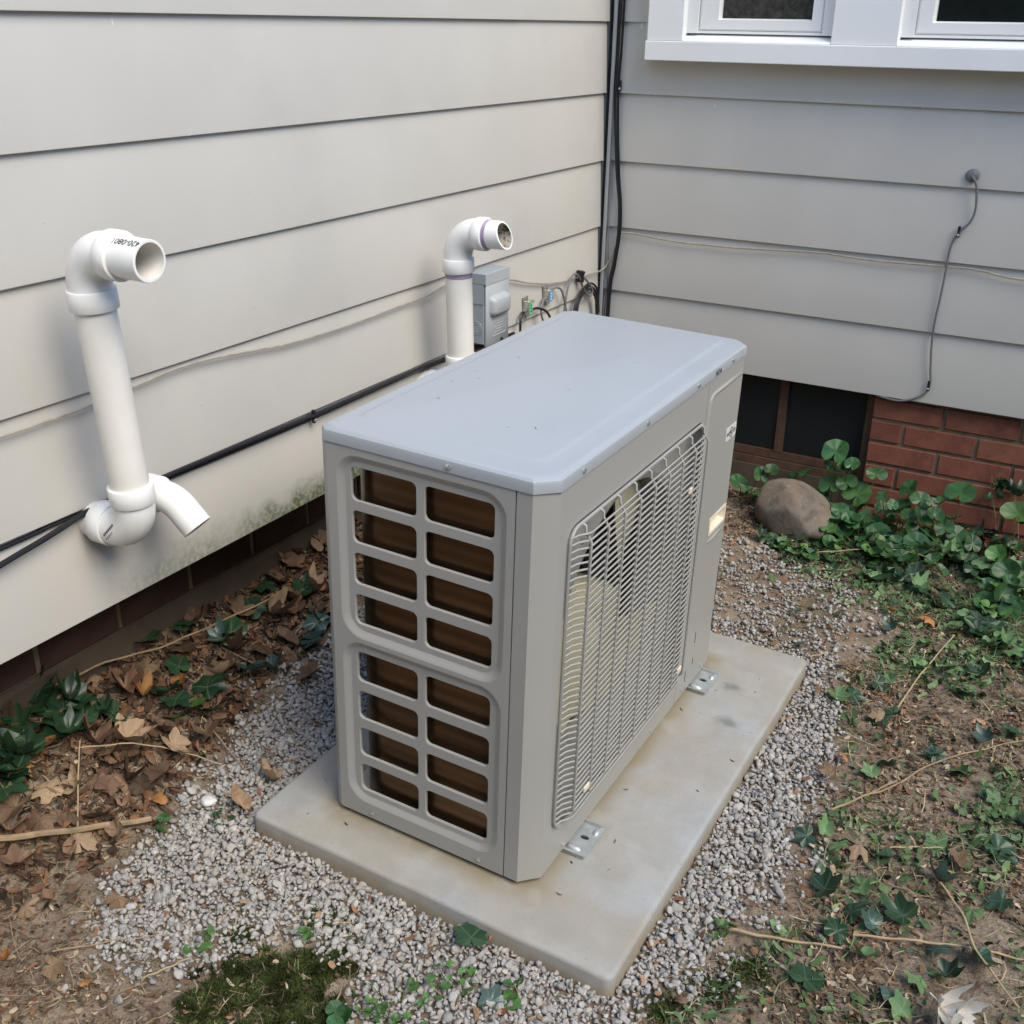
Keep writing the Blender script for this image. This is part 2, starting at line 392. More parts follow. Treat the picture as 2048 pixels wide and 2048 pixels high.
mat('stem', (0.10, 0.12, 0.04), rough=0.6, var=0.2, vscale=20)
mat('stem_brown', (0.20, 0.15, 0.09), rough=0.75, var=0.2, vscale=20)

def leafmat(name, col, col2, vein, veinw, nv, vmax=0.55, rough=0.45, orand=0.3, spots=None, trans=0.12, sheen=0.4):
    m = mat(name, col, rough=rough, var=0.18, vscale=30, orand=orand, col2=col2, c2scale=22, c2lo=0.45, c2hi=0.7, bump=0.25, bscale=160, spec=sheen)
    N, Lk, b = NT(m)
    x = mxyz(m)
    ang = mmath(m, 'ARCTAN2', x[0], x[1])
    rad = mmath(m, 'SQRT', mmath(m, 'ADD', mmath(m, 'MULTIPLY', x[0], x[0]), mmath(m, 'MULTIPLY', x[1], x[1])))
    pp = mmath(m, 'PINGPONG', mmath(m, 'ADD', ang, 2 * math.pi), math.pi / nv)
    dist = mmath(m, 'MULTIPLY', pp, rad)
    overlay(m, mrange(m, dist, veinw * 0.3, veinw, vmax, 0.0), vein)
    if spots: overlay(m, mrange(m, mnoise(m, 45, 5), 0.60, 0.72, 0, 0.7), spots)
    if trans:
        tr = N.new('ShaderNodeBsdfTranslucent'); ms = N.new('ShaderNodeMixShader'); ms.inputs[0].default_value = trans
        Lk.new(b.inputs['Base Color'].links[0].from_socket, tr.inputs['Color'])
        out = N['Material Output']; Lk.new(b.outputs[0], ms.inputs[1]); Lk.new(tr.outputs[0], ms.inputs[2]); Lk.new(ms.outputs[0], out.inputs['Surface'])
    return m
leafmat('ivy_dark', (0.022, 0.055, 0.026), (0.035, 0.075, 0.03), (0.10, 0.15, 0.085), 0.0011, 4.5, rough=0.36)
leafmat('ivy_blue', (0.055, 0.095, 0.075), (0.045, 0.08, 0.06), (0.17, 0.22, 0.18), 0.0012, 4.5, rough=0.3)
leafmat('ivy_pale', (0.11, 0.20, 0.075), (0.16, 0.24, 0.10), (0.24, 0.30, 0.16), 0.0011, 4.5, rough=0.55)
leafmat('round_leaf', (0.028, 0.082, 0.024), (0.05, 0.125, 0.034), (0.10, 0.20, 0.07), 0.0008, 4.5, vmax=0.3, rough=0.42)
leafmat('round_leaf_light', (0.075, 0.165, 0.04), (0.10, 0.20, 0.055), (0.18, 0.30, 0.09), 0.0008, 4.5, vmax=0.3, rough=0.45)
leafmat('dry_leaf', (0.125, 0.074, 0.045), (0.20, 0.13, 0.08), (0.07, 0.04, 0.025), 0.0009, 4.5, rough=0.7, orand=0.6, spots=(0.10, 0.055, 0.035), sheen=0.25)
leafmat('dry_leaf_orange', (0.33, 0.145, 0.05), (0.40, 0.19, 0.07), (0.18, 0.07, 0.02), 0.0009, 4.5, rough=0.6, orand=0.25, spots=(0.15, 0.06, 0.02), sheen=0.25)
leafmat('dry_leaf_tan', (0.36, 0.245, 0.155), (0.28, 0.175, 0.105), (0.20, 0.12, 0.07), 0.0009, 4.5, rough=0.7, orand=0.25, spots=(0.16, 0.09, 0.055), sheen=0.25)
leafmat('sunlit_leaf', (0.90, 0.87, 0.80), (0.88, 0.82, 0.70), (0.55, 0.30, 0.13), 0.0016, 4.5, rough=0.4, orand=0.0)  # dry leaf lightened to near white in place of direct sun on it

# ------------------------------------------------------------------ ground
def ground():
    xs = np.concatenate([[-40, -15, -6, -2.5, -1.2, -.7], np.arange(-.45, 2.2, .014), [2.4, 2.8, 3.5, 5, 9, 20, 40]])
    ys = np.concatenate([[-40, -15, -8, -5, -4, -3.4, -3.1], np.arange(-2.95, 0.15, .014), [.3, .6, 1.5, 4, 12, 40]])
    X, Y = np.meshgrid(xs, ys, indexing='ij')
    Z = hgt(X, Y) + (fbm(X * 40, Y * 40, 3) - .45) * .007 + (fbm(X * 13 + 9, Y * 13, 2) - .4) * .006
    nx, ny = X.shape
    v = np.stack([X, Y, Z], -1).reshape(-1, 3)
    I = np.arange(nx * ny).reshape(nx, ny)
    f = np.stack([I[:-1, :-1], I[1:, :-1], I[1:, 1:], I[:-1, 1:]], -1).reshape(-1, 4)
    me = bpy.data.meshes.new('ground'); me.from_pydata(v.tolist(), [], f.tolist()); me.shade_smooth(); me.materials.append(MATS['soil'])
    tag(link('ground', me), kind='structure')
ground()

# trees round the camera, mirrored by the pane; belt added to block low light
def tree_line():
    parts = []
    A = np.radians(np.linspace(-128, 62, 96)); c0 = np.array([.8, -1.6])
    def ringp(rad, z): return np.stack([c0[0] + rad * np.cos(A), c0[1] + rad * np.sin(A), z], -1)
    top = 2.8 + 2.0 * fbm(A * 5 + 3, A * 0, 3)
    prof = []
    for t, dr in ((0, .2), (.25, -.25), (.5, -.3), (.75, -.1), (.95, .35), (1.0, .8), (.9, 1.5), (0, 1.6)):
        rad = 6.6 + dr + .5 * (fbm(A * 9 + t * 4, A * 0 + t * 3, 3) - .45); prof.append(ringp(rad, np.maximum(top * t - .05, -.1)))
    P = np.stack(prof, 1); n, k = P.shape[:2]; I = np.arange(n * k).reshape(n, k)
    f = np.stack([I[:-1, :-1], I[1:, :-1], I[1:, 1:], I[:-1, 1:]], -1).reshape(-1, 4)
    parts.append((P.reshape(1, -1, 3), f, np.array([[.035, .055, .018]])))
    m_ = 15000; a = rng.uniform(A[0], A[-1], m_); t = rng.random(m_) ** .8
    tp = np.interp(a, A, top); rad = 6.35 - .5 * rng.random(m_) + .5 * (t > .85) * rng.random(m_)
    c = np.stack([c0[0] + rad * np.cos(a), c0[1] + rad * np.sin(a), tp * t * 1.05], -1)
    sz = rng.uniform(.06, .14, m_); q_ = np.array([(-1, 0, 0), (0, -.6, .1), (1, 0, 0), (0, .6, .1)])
    v = (q_[None] * sz[:, None, None]) @ np.transpose(randrot(m_, 1.0), (0, 2, 1)) + c[:, None]
    pal = np.array([(.05, .09, .025), (.07, .12, .03), (.04, .07, .02), (.10, .14, .045)])
    parts.append((v, np.array([(0, 1, 2, 3)]), pal[rng.integers(0, 4, m_)]))
    big_mesh('tree_line', parts, 'litter', smooth=False)

# ------------------------------------------------------------------ the walls
ZB = [1.5157, 1.3055, 1.0967, 0.8846, 0.6718, 0.4519]      # lower edges of the clapboards
ZB = [1.5157 + 0.2105 * k for k in range(5, 0, -1)] + ZB
def board_profile(zb, zt, off=0.0):
    # (depth, z): depth positive is outwards
    return [(-0.019 + off, zt), (-0.0108 + off, zt), (0.0 + off - .0008, zb + .0025), (-.0012 + off, zb), (-0.019 + off, zb)]

left = thing('house_wall', 'long pale beige clapboard wall on the left with the two white vent pipes', 'wall')
right = thing('house_wall', 'grey beige clapboard wall with the white window and brick base, facing the camera', 'wall')
def board_left(zb, zt, y0, y1, off, m):
    P = board_profile(zb, zt, off); mb = MB()
    mb.loops([[(d, y0, z) for d, z in P], [(d, y1, z) for d, z in P]], cap0=True, cap1=True)
    return mb.build('siding_board', MATS[m], left, angle=20)
def board_right(zb, zt, x0, x1, off, m):
    P = board_profile(zb, zt, off); mb = MB()
    mb.loops([[(x0, -d, z) for d, z in P], [(x1, -d, z) for d, z in P]], cap0=True, cap1=True)
    return mb.build('siding_board', MATS[m], right, angle=20)
lap_left = {5: -0.62, 9: -1.17, 8: -3.2, 6: -2.9, 7: 0.9, 10: -2.75}
lap_right = {6: 1.175, 8: 1.6, 7: 2.0}
for i, zb in enumerate(ZB):
    zt = zb + 0.2135 + 0.006
    m = 'siding_low' if i == len(ZB) - 1 else 'siding'
    y = lap_left.get(i)
    if y and y < 0:
        board_left(zb, zt, -5.2, y + .02, 0.0011, m); board_left(zb, zt, y, -0.018, 0, m)
    else: board_left(zb, zt, -5.2, -0.018, 0, m)
    x = lap_right.get(i)
    if x: board_right(zb, zt, 0.012, x, 0, 'siding'); board_right(zb, zt, x - .02, 3.2, 0.0011, 'siding')
    else: board_right(zb, zt, 0.012, 3.2, 0, 'siding')
mb = MB().box(-.26, -0.02, -5.2, -0.02, 0.448, 2.75); mb.build('sheathing', MATS['siding'], left)
mb = MB().box(-.26, -0.02, 0.0192, .3, 0.3, 2.75).box(-0.02, 3.2, 0.0192, 0.3, 0.448, 2.75); mb.build('sheathing', MATS['siding'], right)
mb = MB().box(-0.0185, -0.006, -0.017, 0.019, 0.2, 2.75); mb.build('corner_channel', MATS['dark_strip'], left)
# nail heads along the lower edges
for (y, z) in ((-2.355, 1.307), (-1.86, 1.307), (-1.35, 1.3065), (-.79, 1.3065), (-.37, 1.306), (-1.7, 1.0975), (-1.96, .453)):
    MB().disc((-.0035, y, z - .0005), (.6, 0, -.8), .0028, .002, 7).build('nail', MATS['white_trim'], left)
for (x, z) in ((.16, 1.3065), (.52, 1.3065), (.98, 1.306), (.52, .8855)):
    MB().disc((x, .0035, z - .0005), (0, -.6, -.8), .0026, .002, 7).build('nail', MATS['white_trim'], right)
# brick and concrete under the left wall (set back under the overhang)
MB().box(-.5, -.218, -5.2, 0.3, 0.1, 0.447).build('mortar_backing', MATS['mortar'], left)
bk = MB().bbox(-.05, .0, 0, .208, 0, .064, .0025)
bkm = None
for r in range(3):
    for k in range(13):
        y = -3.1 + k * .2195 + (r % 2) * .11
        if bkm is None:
            o = bk.build('brick', MATS['shaded_brick'], left, angle=25); bkm = o.data
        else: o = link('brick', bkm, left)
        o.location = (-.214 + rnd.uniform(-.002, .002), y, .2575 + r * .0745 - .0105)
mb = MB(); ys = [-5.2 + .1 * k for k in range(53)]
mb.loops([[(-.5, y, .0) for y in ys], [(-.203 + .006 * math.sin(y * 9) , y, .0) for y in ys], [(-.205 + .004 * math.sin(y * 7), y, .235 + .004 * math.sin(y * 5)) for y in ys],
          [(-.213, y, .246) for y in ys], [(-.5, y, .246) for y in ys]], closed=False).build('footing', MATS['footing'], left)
# right wall foundation: mortar, bricks, basement window
MB().box(-.3, .40, .034, .3, -.2, .447).box(.967, 3.2, .034, .3, -.2, .447).box(.40, .967, .11, .3, -.2, .447).build('mortar_backing', MATS['mortar'], right)
bk2 = MB().bbox(0, .21, -.0, .05, 0, .0635, .0025)
half = MB().bbox(0, .0955, -.0, .05, 0, .0635, .0025)
b2 = h2 = None
for r in range(6):
    z = .371 - r * .0748
    x = .9665
    if r % 2 == 1:
        if h2 is None: o = half.build('brick', MATS['brick'], right, angle=25); h2 = o.data
        else: o = link('brick', h2, right)
        o.location = (x, .026, z); x += .106
    while x < 2.3:
        if b2 is None: o = bk2.build('brick', MATS['brick'], right, angle=25); b2 = o.data
        else: o = link('brick', b2, right)
        o.location = (x, .026 + rnd.uniform(-.0015, .0015), z + rnd.uniform(-.001, .001)); x += .2205
    x = .18 - (r % 2) * .11
    for k in range(1):
        o = link('brick', b2, right); o.location = (x, .026, z)
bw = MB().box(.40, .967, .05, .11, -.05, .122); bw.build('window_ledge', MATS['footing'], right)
win = MB().box(.942, .9655, .048, .1, .122, .447).box(.41, .942, .056, .1, .122, .150).box(.41, .942, .064, .1, .153, .180).box(.652, .680, .062, .1, .180, .447).build('window_frame', MATS['rust'], right)
tag(win, 'rusty steel frame of the basement window')
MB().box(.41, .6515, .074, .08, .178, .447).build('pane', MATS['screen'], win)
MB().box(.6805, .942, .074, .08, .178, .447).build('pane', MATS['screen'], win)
# white double window, upper right
wd = MB().bbox(.145, 3.0, -.07, -.0005, 1.408, 1.4635, .002).build('window_sill', MATS['white_trim'], right)
MB().box(.131, .1445, -.034, -.0005, 1.412, 2.7).build('window_edge_channel', MATS['siding'], right)
for x0, x1 in ((.148, .264), (.712, .897), (1.36, 1.55)):
    MB().bbox(x0, x1, -.064, -.0005, 1.464, 2.7, .002).build('window_casing', MATS['white_trim'], right)
for k, (x0, x1) in enumerate(((.264, .712), (.897, 1.36))):
    mb = MB(); mb.loops([[(x, y, z) for y, z in ((-.069, 1.4637), (-.066, 1.468), (-.012, 1.486), (-.001, 1.4637))] for x in (x0 + .0005, x1 - .0005)], cap0=True, cap1=True)
    mb.build('window_slope', MATS['white_trim'], right)
    fr = MB().box(x0, x0 + .035, -.036, -.001, 1.4865, 2.7).box(x1 - .035, x1, -.036, -.001, 1.4865, 2.7).box(x0 + .035, x1 - .035, -.03, -.001, 1.4865, 1.494).build('window_frame', MATS['vinyl'], right)
    L0 = rloop(x0 + .036, x1 - .036, 1.4945, 2.62, .0005, 2); L1 = rloop(x0 + .042, x1 - .042, 1.4995, 2.6, .0005, 2)
    L2 = rloop(x0 + .096, x1 - .07, 1.524, 2.56, .0005, 2); L3 = rloop(x0 + .1015, x1 - .0665, 1.5285, 2.55, .0005, 2)
    if k: L2 = rloop(x0 + .078, x1 - .07, 1.524, 2.56, .0005, 2); L3 = rloop(x0 + .084, x1 - .0665, 1.5285, 2.55, .0005, 2)
    sa = MB().loops([[(a, -.002, b) for a, b in L0], [(a, -.026, b) for a, b in L0], [(a, -.030, b) for a, b in L1], [(a, -.030, b) for a, b in L2], [(a, -.018, b) for a, b in L3], [(a, -.004, b) for a, b in L3]])
    s = sa.build('window_sash', MATS['vinyl'], right, angle=15)
    gl_ = MB().box(x0 + .08, x1 - .06, -.009, -.003, 1.52, 2.57)
    if k == 0: gl_.build('insect_screen', MATS['insect_screen'], s)
    else: gl_.build('pane', MATS['pane'], s)

# ------------------------------------------------------------------ concrete pad
E3 = Matrix(((0.999637, 0.002369, 0.026824), (-0.001956, 0.999880, -0.015395), (-0.026857, 0.015337, 0.999522)))
UROT = E3.to_euler()
padc = Vector((0.7012, -1.6035, 0.0625))       # centre of the slab top
pad = thing('concrete_pad', 'grey concrete slab with rounded edges under the heat pump', 'pad', padc, UROT)
PW, PL = 0.791, 1.1634
LP = []
for (ins, z) in ((0.0, -.12), (0.0, -.009), (.0010, -.0052), (.0032, -.0022), (.0062, -.0006), (.010, 0)):
    L = rloop(-PW / 2 + ins, PW / 2 - ins, -PL / 2 + ins, PL / 2 - ins, max(.016 - ins * .6, .002), 5)
    # subdivide straight runs so that the edge can wander a little
    D_ = []
    for i in range(len(L)):
        a, b_ = L[i], L[(i + 1) % len(L)]; n = 14 if math.dist(a, b_) > .2 else 1
        for t in range(n): D_.append((a[0] + (b_[0] - a[0]) * t / n, a[1] + (b_[1] - a[1]) * t / n))
    LP.append([(x + (vn(x * 14 + 3, y * 14) - .5) * .004, y + (vn(x * 14, y * 14 + 9) - .5) * .004, z) for x, y in D_])
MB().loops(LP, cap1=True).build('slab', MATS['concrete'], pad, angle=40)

# ------------------------------------------------------------------ heat pump
D, L, H = 0.4493, 0.9189, 0.81
HD, HL = D / 2, L / 2
unit = thing('heat_pump', 'light grey outdoor heat pump with wire fan guard on the concrete slab', 'heat pump', (0.6631, -1.6214, 0.0751), UROT)
# lid
CH = [.033, .026, .020, .014]
def lidloop(off, z): return [(x, y, z) for x, y in rloop(-HD - off, HD + off, -HL - off, HL + off, CH, 5, 'c')]
def raised(i, z): return [(x, y, z) for x, y in rloop(-.197 + i, .183 - i, -.405 + i, .437 - i, .03, 5)]
lid = MB().loops([lidloop(-.004, .7848), lidloop(.002, .7848), lidloop(.002, .7995), lidloop(.0005, .8045), lidloop(-.0035, .8082), lidloop(-.009, .8098), lidloop(-.014, .81),
                  raised(0, .8102), raised(.004, .8112), raised(.009, .8132), raised(.013, .8138)], cap1=True).build('lid', MATS['unit_lid'], unit, angle=24)
# side panel with two embossed groups of eight openings
def SP(dep): return lambda u, v: (u, -HL + dep, v)
rows = [(.682, .747), (.6005, .6645), (.5182, .582), (.4357, .4985), (.3103, .3765), (.2263, .2898), (.1407, .206), (.0569, .1205)]
cols = [(-.1648, -.0292), (-.0145, .1222)]
sidep = MB()
g1o, g1i = rloop(-.190, .148, .410, .770, .045, 7), rloop(-.176, .134, .424, .757, .034, 7)
g2o, g2i = rloop(-.192, .148, .033, .401, .045, 7), rloop(-.178, .134, .046, .388, .034, 7)
outer = rloop(-HD + .014, .1615, .0, .7842, .0005, 2)
sidep.plate(outer, [g1o, g2o], SP(0))
for go, gi, rr in ((g1o, g1i, rows[:4]), (g2o, g2i, rows[4:])):
    mid = [((a[0] + b_[0]) / 2, (a[1] + b_[1]) / 2) for a, b_ in zip(go, gi)]
    q1 = [(a[0] * .85 + b_[0] * .15, a[1] * .85 + b_[1] * .15) for a, b_ in zip(go, gi)]; q3 = [(a[0] * .15 + b_[0] * .85, a[1] * .15 + b_[1] * .85) for a, b_ in zip(go, gi)]
    sidep.loops([[SP(0)(*p) for p in go], [SP(.0007)(*p) for p in q1], [SP(.0035)(*p) for p in mid], [SP(.0063)(*p) for p in q3], [SP(.007)(*p) for p in gi]])
    holes = [rloop(c0, c1, z0, z1, .0115, 6) for z0, z1 in rr for c0, c1 in cols]
    sidep.plate(gi, holes, SP(.007))
    for h in holes:
        cx = sum(p[0] for p in h) / len(h); cz = sum(p[1] for p in h) / len(h)
        ins = [(p[0] + (cx - p[0]) * .018, p[1] + (cz - p[1]) * .03) for p in h]
        sidep.loops([[SP(.007)(*p) for p in h], [SP(.0082)(*p) for p in ins], [SP(.0125)(*p) for p in ins]])
sidep.loops([[(-HD + .014, -HL, z) for z in (.0, .7842)], [(-HD + .003, -HL + .006, z) for z in (.002, .7842)], [(-HD, -HL + .016, z) for z in (.008, .7842)], [(-HD, -HL + .05, z) for z in (.008, .7842)],
             [(-HD + .012, -HL + .05, z) for z in (.008, .7842)]], closed=False)
sidep.loops([[(.1615, -HL, z) for z in (0, .7842)], [(.1615, -HL + .02, z) for z in (0, .7842)]], closed=False)
sidep.loops([[(-HD + .014, -HL, 0), (.1615, -HL, 0)], [(-HD + .014, -HL + .012, -.001), (.1615, -HL + .012, -.001)]], closed=False)
side = sidep.build('side_panel', MATS['unit'], unit, angle=30)
# front panel: side strip, chamfer, face with guard opening, far chamfer
GY0, GY1, GZ0, GZ1 = -.397, .213, .080, .706
fp = MB()
SEAM = .2195
fp.loops([[(.1640, -HL + .02, z) for z in (0, .7842)], [(.1640, -HL + .0005, z) for z in (0, .7842)], [(.1925, -HL, z) for z in (0, .7842)], [(HD - .001, -HL + .032, z) for z in (0, .7842)], [(HD, -HL + .034, z) for z in (0, .7842)]], closed=False)
hole = rloop(GY0, GY1, GZ0, GZ1, .032, 7)
fp.plate(rloop(-HL + .034, SEAM, .0, .7842, .0003, 2), [hole], lambda u, v: (HD, u, v))
hin = rloop(GY0 + .003, GY1 - .003, GZ0 + .003, GZ1 - .003, .03, 7)
fp.loops([[(HD, *p) for p in hole], [(HD - .003, *p) for p in hin], [(HD - .03, *p) for p in hin]])
FCY, FCZ, FR = -.092, .392, .284
circ = [(FCY + FR * math.cos(2 * math.pi * k / 48), FCZ + FR * math.sin(2 * math.pi * k / 48)) for k in range(48)]
fp.plate(hin, [circ], lambda u, v: (HD - .022, u, v))
def cring(r, x): return [(x, FCY + r * math.cos(2 * math.pi * k / 48), FCZ + r * math.sin(2 * math.pi * k / 48)) for k in range(48)]
fp.loops([cring(FR, HD - .022), cring(FR - .012, HD - .026), cring(FR - .016, HD - .04), cring(FR - .016, HD - .10), cring(FR - .004, HD - .12)])
fp.loops([[(.1640, -HL + .0005, 0), (.1925, -HL, 0), (HD, -HL + .034, 0), (HD, SEAM, 0)], [(.1640, -HL + .015, -.001), (.186, -HL + .015, -.001), (HD - .012, -HL + .04, -.001), (HD - .012, SEAM, -.001)]], closed=False)
front = fp.build('front_panel', MATS['unit'], unit, angle=30)
# service panel
sv = MB(); S0 = SEAM + .0016
svh = rloop(.322, .424, .393, .434, .003, 3)
fpl = lambda u, v: (HD, u, v)
emb_o = [(.238, .30), (.238, .735), (.2415, .744), (.252, .7485), (.432, .7485)]
for (a0, a1, b0, b1) in ((S0, .322, 0, .7842), (.424, HL - .026, 0, .7842), (.322, .424, 0, .393), (.322, .424, .434, .7842)):
    sv.add([(HD, a0, b0), (HD, a1, b0), (HD, a1, b1), (HD, a0, b1)], [(0, 1, 2, 3)])
sv.loops([[(HD - .02, S0, z) for z in (0, .7842)], [(HD, S0, z) for z in (0, .7842)]], closed=False)
sv.loops([[(HD, HL - .026, z) for z in (0, .7842)], [(HD - .026, HL, z) for z in (0, .7842)], [(-HD, HL, z) for z in (0, .7842)], [(-HD, HL - .1, z) for z in (0, .7842)]], closed=False)
service = sv.build('service_panel', MATS['unit'], unit, angle=30)
def ridge(path, w, h, name):
    """shallow pressed ridge following a path on the front face"""
    P = catmull([(0, a, b_) for a, b_ in path], 4); Ls = []
    for i, p in enumerate(P):
        a = P[max(i - 1, 0)]; c = P[min(i + 1, len(P) - 1)]; t = (c - a).normalized(); nrm = Vector((0, -t.z, t.y))
        e = min(1.0, min(i, len(P) - 1 - i) / 3)
        Ls.append([(HD + hh * e + .0004, *(p + nrm * ww)[1:]) for ww, hh in ((-w / 2, -.0006), (-w / 4, h * .8), (0, h), (w / 4, h * .8), (w / 2, -.0006))])
    return MB().loops(Ls, closed=False).build(name, MATS['unit'], service, angle=60)
ridge([(.240, .44), (.240, .56), (.240, .72), (.243, .738), (.256, .7455), (.30, .7465), (.43, .7465)], .011, .0028, 'pressed_ridge')
ridge([(.318, .3745), (.36, .3745), (.433, .3745)], .011, .0024, 'pressed_ridge')
# pale moulded grip insert
hb = MB(); h0 = rloop(.3225, .4235, .3935, .4335, .003, 3); h1 = rloop(.327, .419, .3985, .4295, .002, 3); h2_ = rloop(.330, .416, .404, .4275, .002, 3)
h0 = rloop(.3205, .4255, .3915, .4355, .003, 3)
hb.loops([[(HD + .0004, *p) for p in h0], [(HD + .0018, *p) for p in h0], [(HD + .0018, *p) for p in h1], [(HD - .018, *p) for p in h2_]], cap1=True)
hb.build('grip', MATS['handle'], service, angle=25)
# badge with lettering
bd = MB(); bl = rloop(.366, .430, .603, .634, .004, 4)
bd.loops([[(HD + .0002, *p) for p in bl], [(HD + .001, *p) for p in bl]], cap1=True)
badge = bd.build('badge', MATS['badge'], service)
tm = text_mesh('INVERTER', .0135); tm.materials.append(MATS['ink'])
o = link('lettering', tm, badge, (HD + .0014, .398, .6175), (math.radians(90), 0, math.radians(90))); o.scale = (.92, 1, 1)
sw = MB()
for a0, a1, rr in ((20, 175, .0105), (200, 355, .0105)):
    pts = [(HD + .0013, .398 + rr * 1.05 * math.cos(math.radians(a0 + (a1 - a0) * k / 14)), .6185 + rr * math.sin(math.radians(a0 + (a1 - a0) * k / 14))) for k in range(15)]
    sw.tube(pts, [.0002 + .0009 * math.sin(math.pi * k / 14) for k in range(15)], 5)
sw.build('swoosh', MATS['ink'], badge)
tm = text_mesh('HOA', .016); tm.materials.append(MATS['ink'])
o = link('marker_writing', tm, lid, (HD + .0026, .262, .7925), (math.radians(90), 0, math.radians(90))); o.scale = (1.0, 1.1, 1)
# small louvre slots low on the service panel
for (y, z, l) in ((.318, .115, .028), (.318, .055, .018), (.43, .17, .10), (.43, .10, .05), (.275, .03, .03)):
    MB().box(HD - .002, HD + .0006, y, y + .0025, z, z + l).build('slot', MATS['seam'], service)
# screws
def screw(par, c, n, r=.0058): MB().disc(c, n, r, .0034, 10).build('screw', MATS['screw'], par)
for y in (-.353, -.098, .151, .349): screw(lid, (HD + .002, y, .7955), (1, 0, 0), .005)
screw(lid, (.039, -HL - .002, .7955), (0, -1, 0), .0052)
for x in (-.135, .109): screw(side, (x, -HL, .0135), (0, -1, 0), .0048)
for y in (-.3415, .08): screw(front, (HD, y, .0155), (1, 0, 0), .0048)
for y in (.262, .386): screw(service, (HD, y, .018), (1, 0, 0), .0048)
# fan guard
GP = .021
guard = MB()
gl = [(HD + .004, *p) for p in rloop(GY0 + .004, GY1 - .004, GZ0 + .004, GZ1 - .004, .028, 7)]
guard.tube(gl, .0032, 6, closed=True)
vb = [-.3525 + .067 * k for k in range(9)]
for y in vb:
    guard.tube([(HD + .004, y, GZ1 - .004), (HD + .011, y, GZ1 - .007), (HD + .012, y, GZ1 - .018), (HD + GP + .002, y, GZ1 - .034), (HD + GP + .002, y, GZ1 - .06), (HD + GP + .002, y, GZ0 + .05), (HD + GP + .001, y, GZ0 + .034), (HD + .006, y, GZ0 + .012), (HD + .004, y, GZ0 + .004)], .0028, 6)
guard = guard.build('fan_guard', MATS['guard'], unit, angle=60)
wire_m = None
NZ = 46
for k in range(NZ):
    z = GZ0 + .016 + k * (GZ1 - GZ0 - .034) / (NZ - 1)
    if wire_m is None:
        w = MB().tube([(HD + .003, GY0 + .005, 0), (HD + .006, GY0 + .017, 0), (HD + .008, GY0 + .026, 0), (HD + GP - .002, GY0 + .042, 0), (HD + GP, GY0 + .052, 0),
                       (HD + GP, (GY0 + GY1) / 2, 0), (HD + GP, GY1 - .052, 0), (HD + GP - .002, GY1 - .042, 0), (HD + .008, GY1 - .026, 0), (HD + .006, GY1 - .017, 0), (HD + .003, GY1 - .005, 0)], .0021, 6)
        o = w.build('wire', MATS['guard'], guard, angle=60); wire_m = o.data
    else: o = link('wire', wire_m, guard)
    o.location = (0, 0, z)
for (y, z) in ((-.359, .6725), (.178, .673), (-.352, .1065), (.178, .1065)):
    screw(guard, (HD + .008, y, z), (1, 0, 0), .006)
for (y, z) in ((-.31, .125), (.10, .585), (.15, .13)):
    MB().bbox(HD + GP - .001, HD + GP + .0035, y, y + .022, z, z + .012, .001).build('guard_clip', MATS['handle'], guard)
# fan
fan = thing('fan', None, None); fan.parent = unit
C.objects.unlink(fan); bpy.data.objects.remove(fan)
def fring(r, x): return [(x, FCY + r * math.cos(2 * math.pi * k / 24), FCZ + r * math.sin(2 * math.pi * k / 24)) for k in range(24)]
fan = MB().loops([fring(.055, HD - .13), fring(.055, HD - .055), fring(.05, HD - .046), fring(.02, HD - .043)], cap1=True).build('fan_hub', MATS['fan_plastic'], unit)
for k in range(3):
    a0 = math.radians(160 + 120 * k); Ls = []
    for i in range(9):
        r = .05 + (.262 - .05) * i / 8; row = []
        for j in range(11):
            t = j / 10; a = a0 + math.radians(88 + 10 * math.sin(i / 8 * 3)) * (t - .5) + .25 * (i / 8)
            row.append((HD - .12 + .085 * t + .01 * math.sin(t * math.pi), FCY + r * math.cos(a), FCZ + r * math.sin(a)))
        Ls.append(row)
    th = [[(x - .003, y, z) for x, y, z in row] for row in Ls]
    MB().loops(Ls, closed=False).loops(th, closed=False).build('fan_blade', MATS['fan_plastic'], fan, fix=False)
# coil: runs along the near side, turns the corner and runs along the back
cp = []
CX0, CY0, CR = -HD + .020, -HL + .024, .095
for k in range(9): cp.append((.175 - (.175 - (CX0 + CR)) * k / 8, CY0))
for k in range(1, 10):
    a = math.radians(-90 - 90 * k / 9); cp.append((CX0 + CR + CR * math.cos(a), CY0 + CR + CR * math.sin(a)))
for k in range(1, 9): cp.append((CX0, CY0 + CR + (.40 - CY0 - CR) * k / 8))
inn = []
for i, p in enumerate(cp):
    a = cp[max(i - 1, 0)]; b_ = cp[min(i + 1, len(cp) - 1)]; t = Vector((b_[0] - a[0], b_[1] - a[1])).normalized(); n = Vector((t.y, -t.x))
    inn.append((p[0] + n.x * .04, p[1] + n.y * .04))
ring = cp + inn[::-1]
cring_ = ring
MB().loops([[(x, y, .022) for x, y in ring], [(x, y, .775) for x, y in ring]], cap0=True, cap1=True).build('coil', MATS['coil'], unit, angle=50)
# return bends at the coil end, base pan, partition, rear posts
MB().box(-HD + .004, HD - .024, -HL + .008, HL - .006, .002, .02).build('base_pan', MATS['unit'], unit)
MB().box(-.12, HD - .03, .232, .236, .02, .775).build('partition', MATS['unit'], unit)
MB().box(-.03, .0, FCY - .02, FCY + .02, .02, .775).box(.0, .09, FCY - .05, FCY + .05, FCZ - .05, FCZ + .05).build('motor_bracket', MATS['unit_dark'], unit)
MB().box(-HD + .001, -HD + .012, HL - .1, HL - .004, .0, .784).build('rear_post', MATS['unit'], unit)
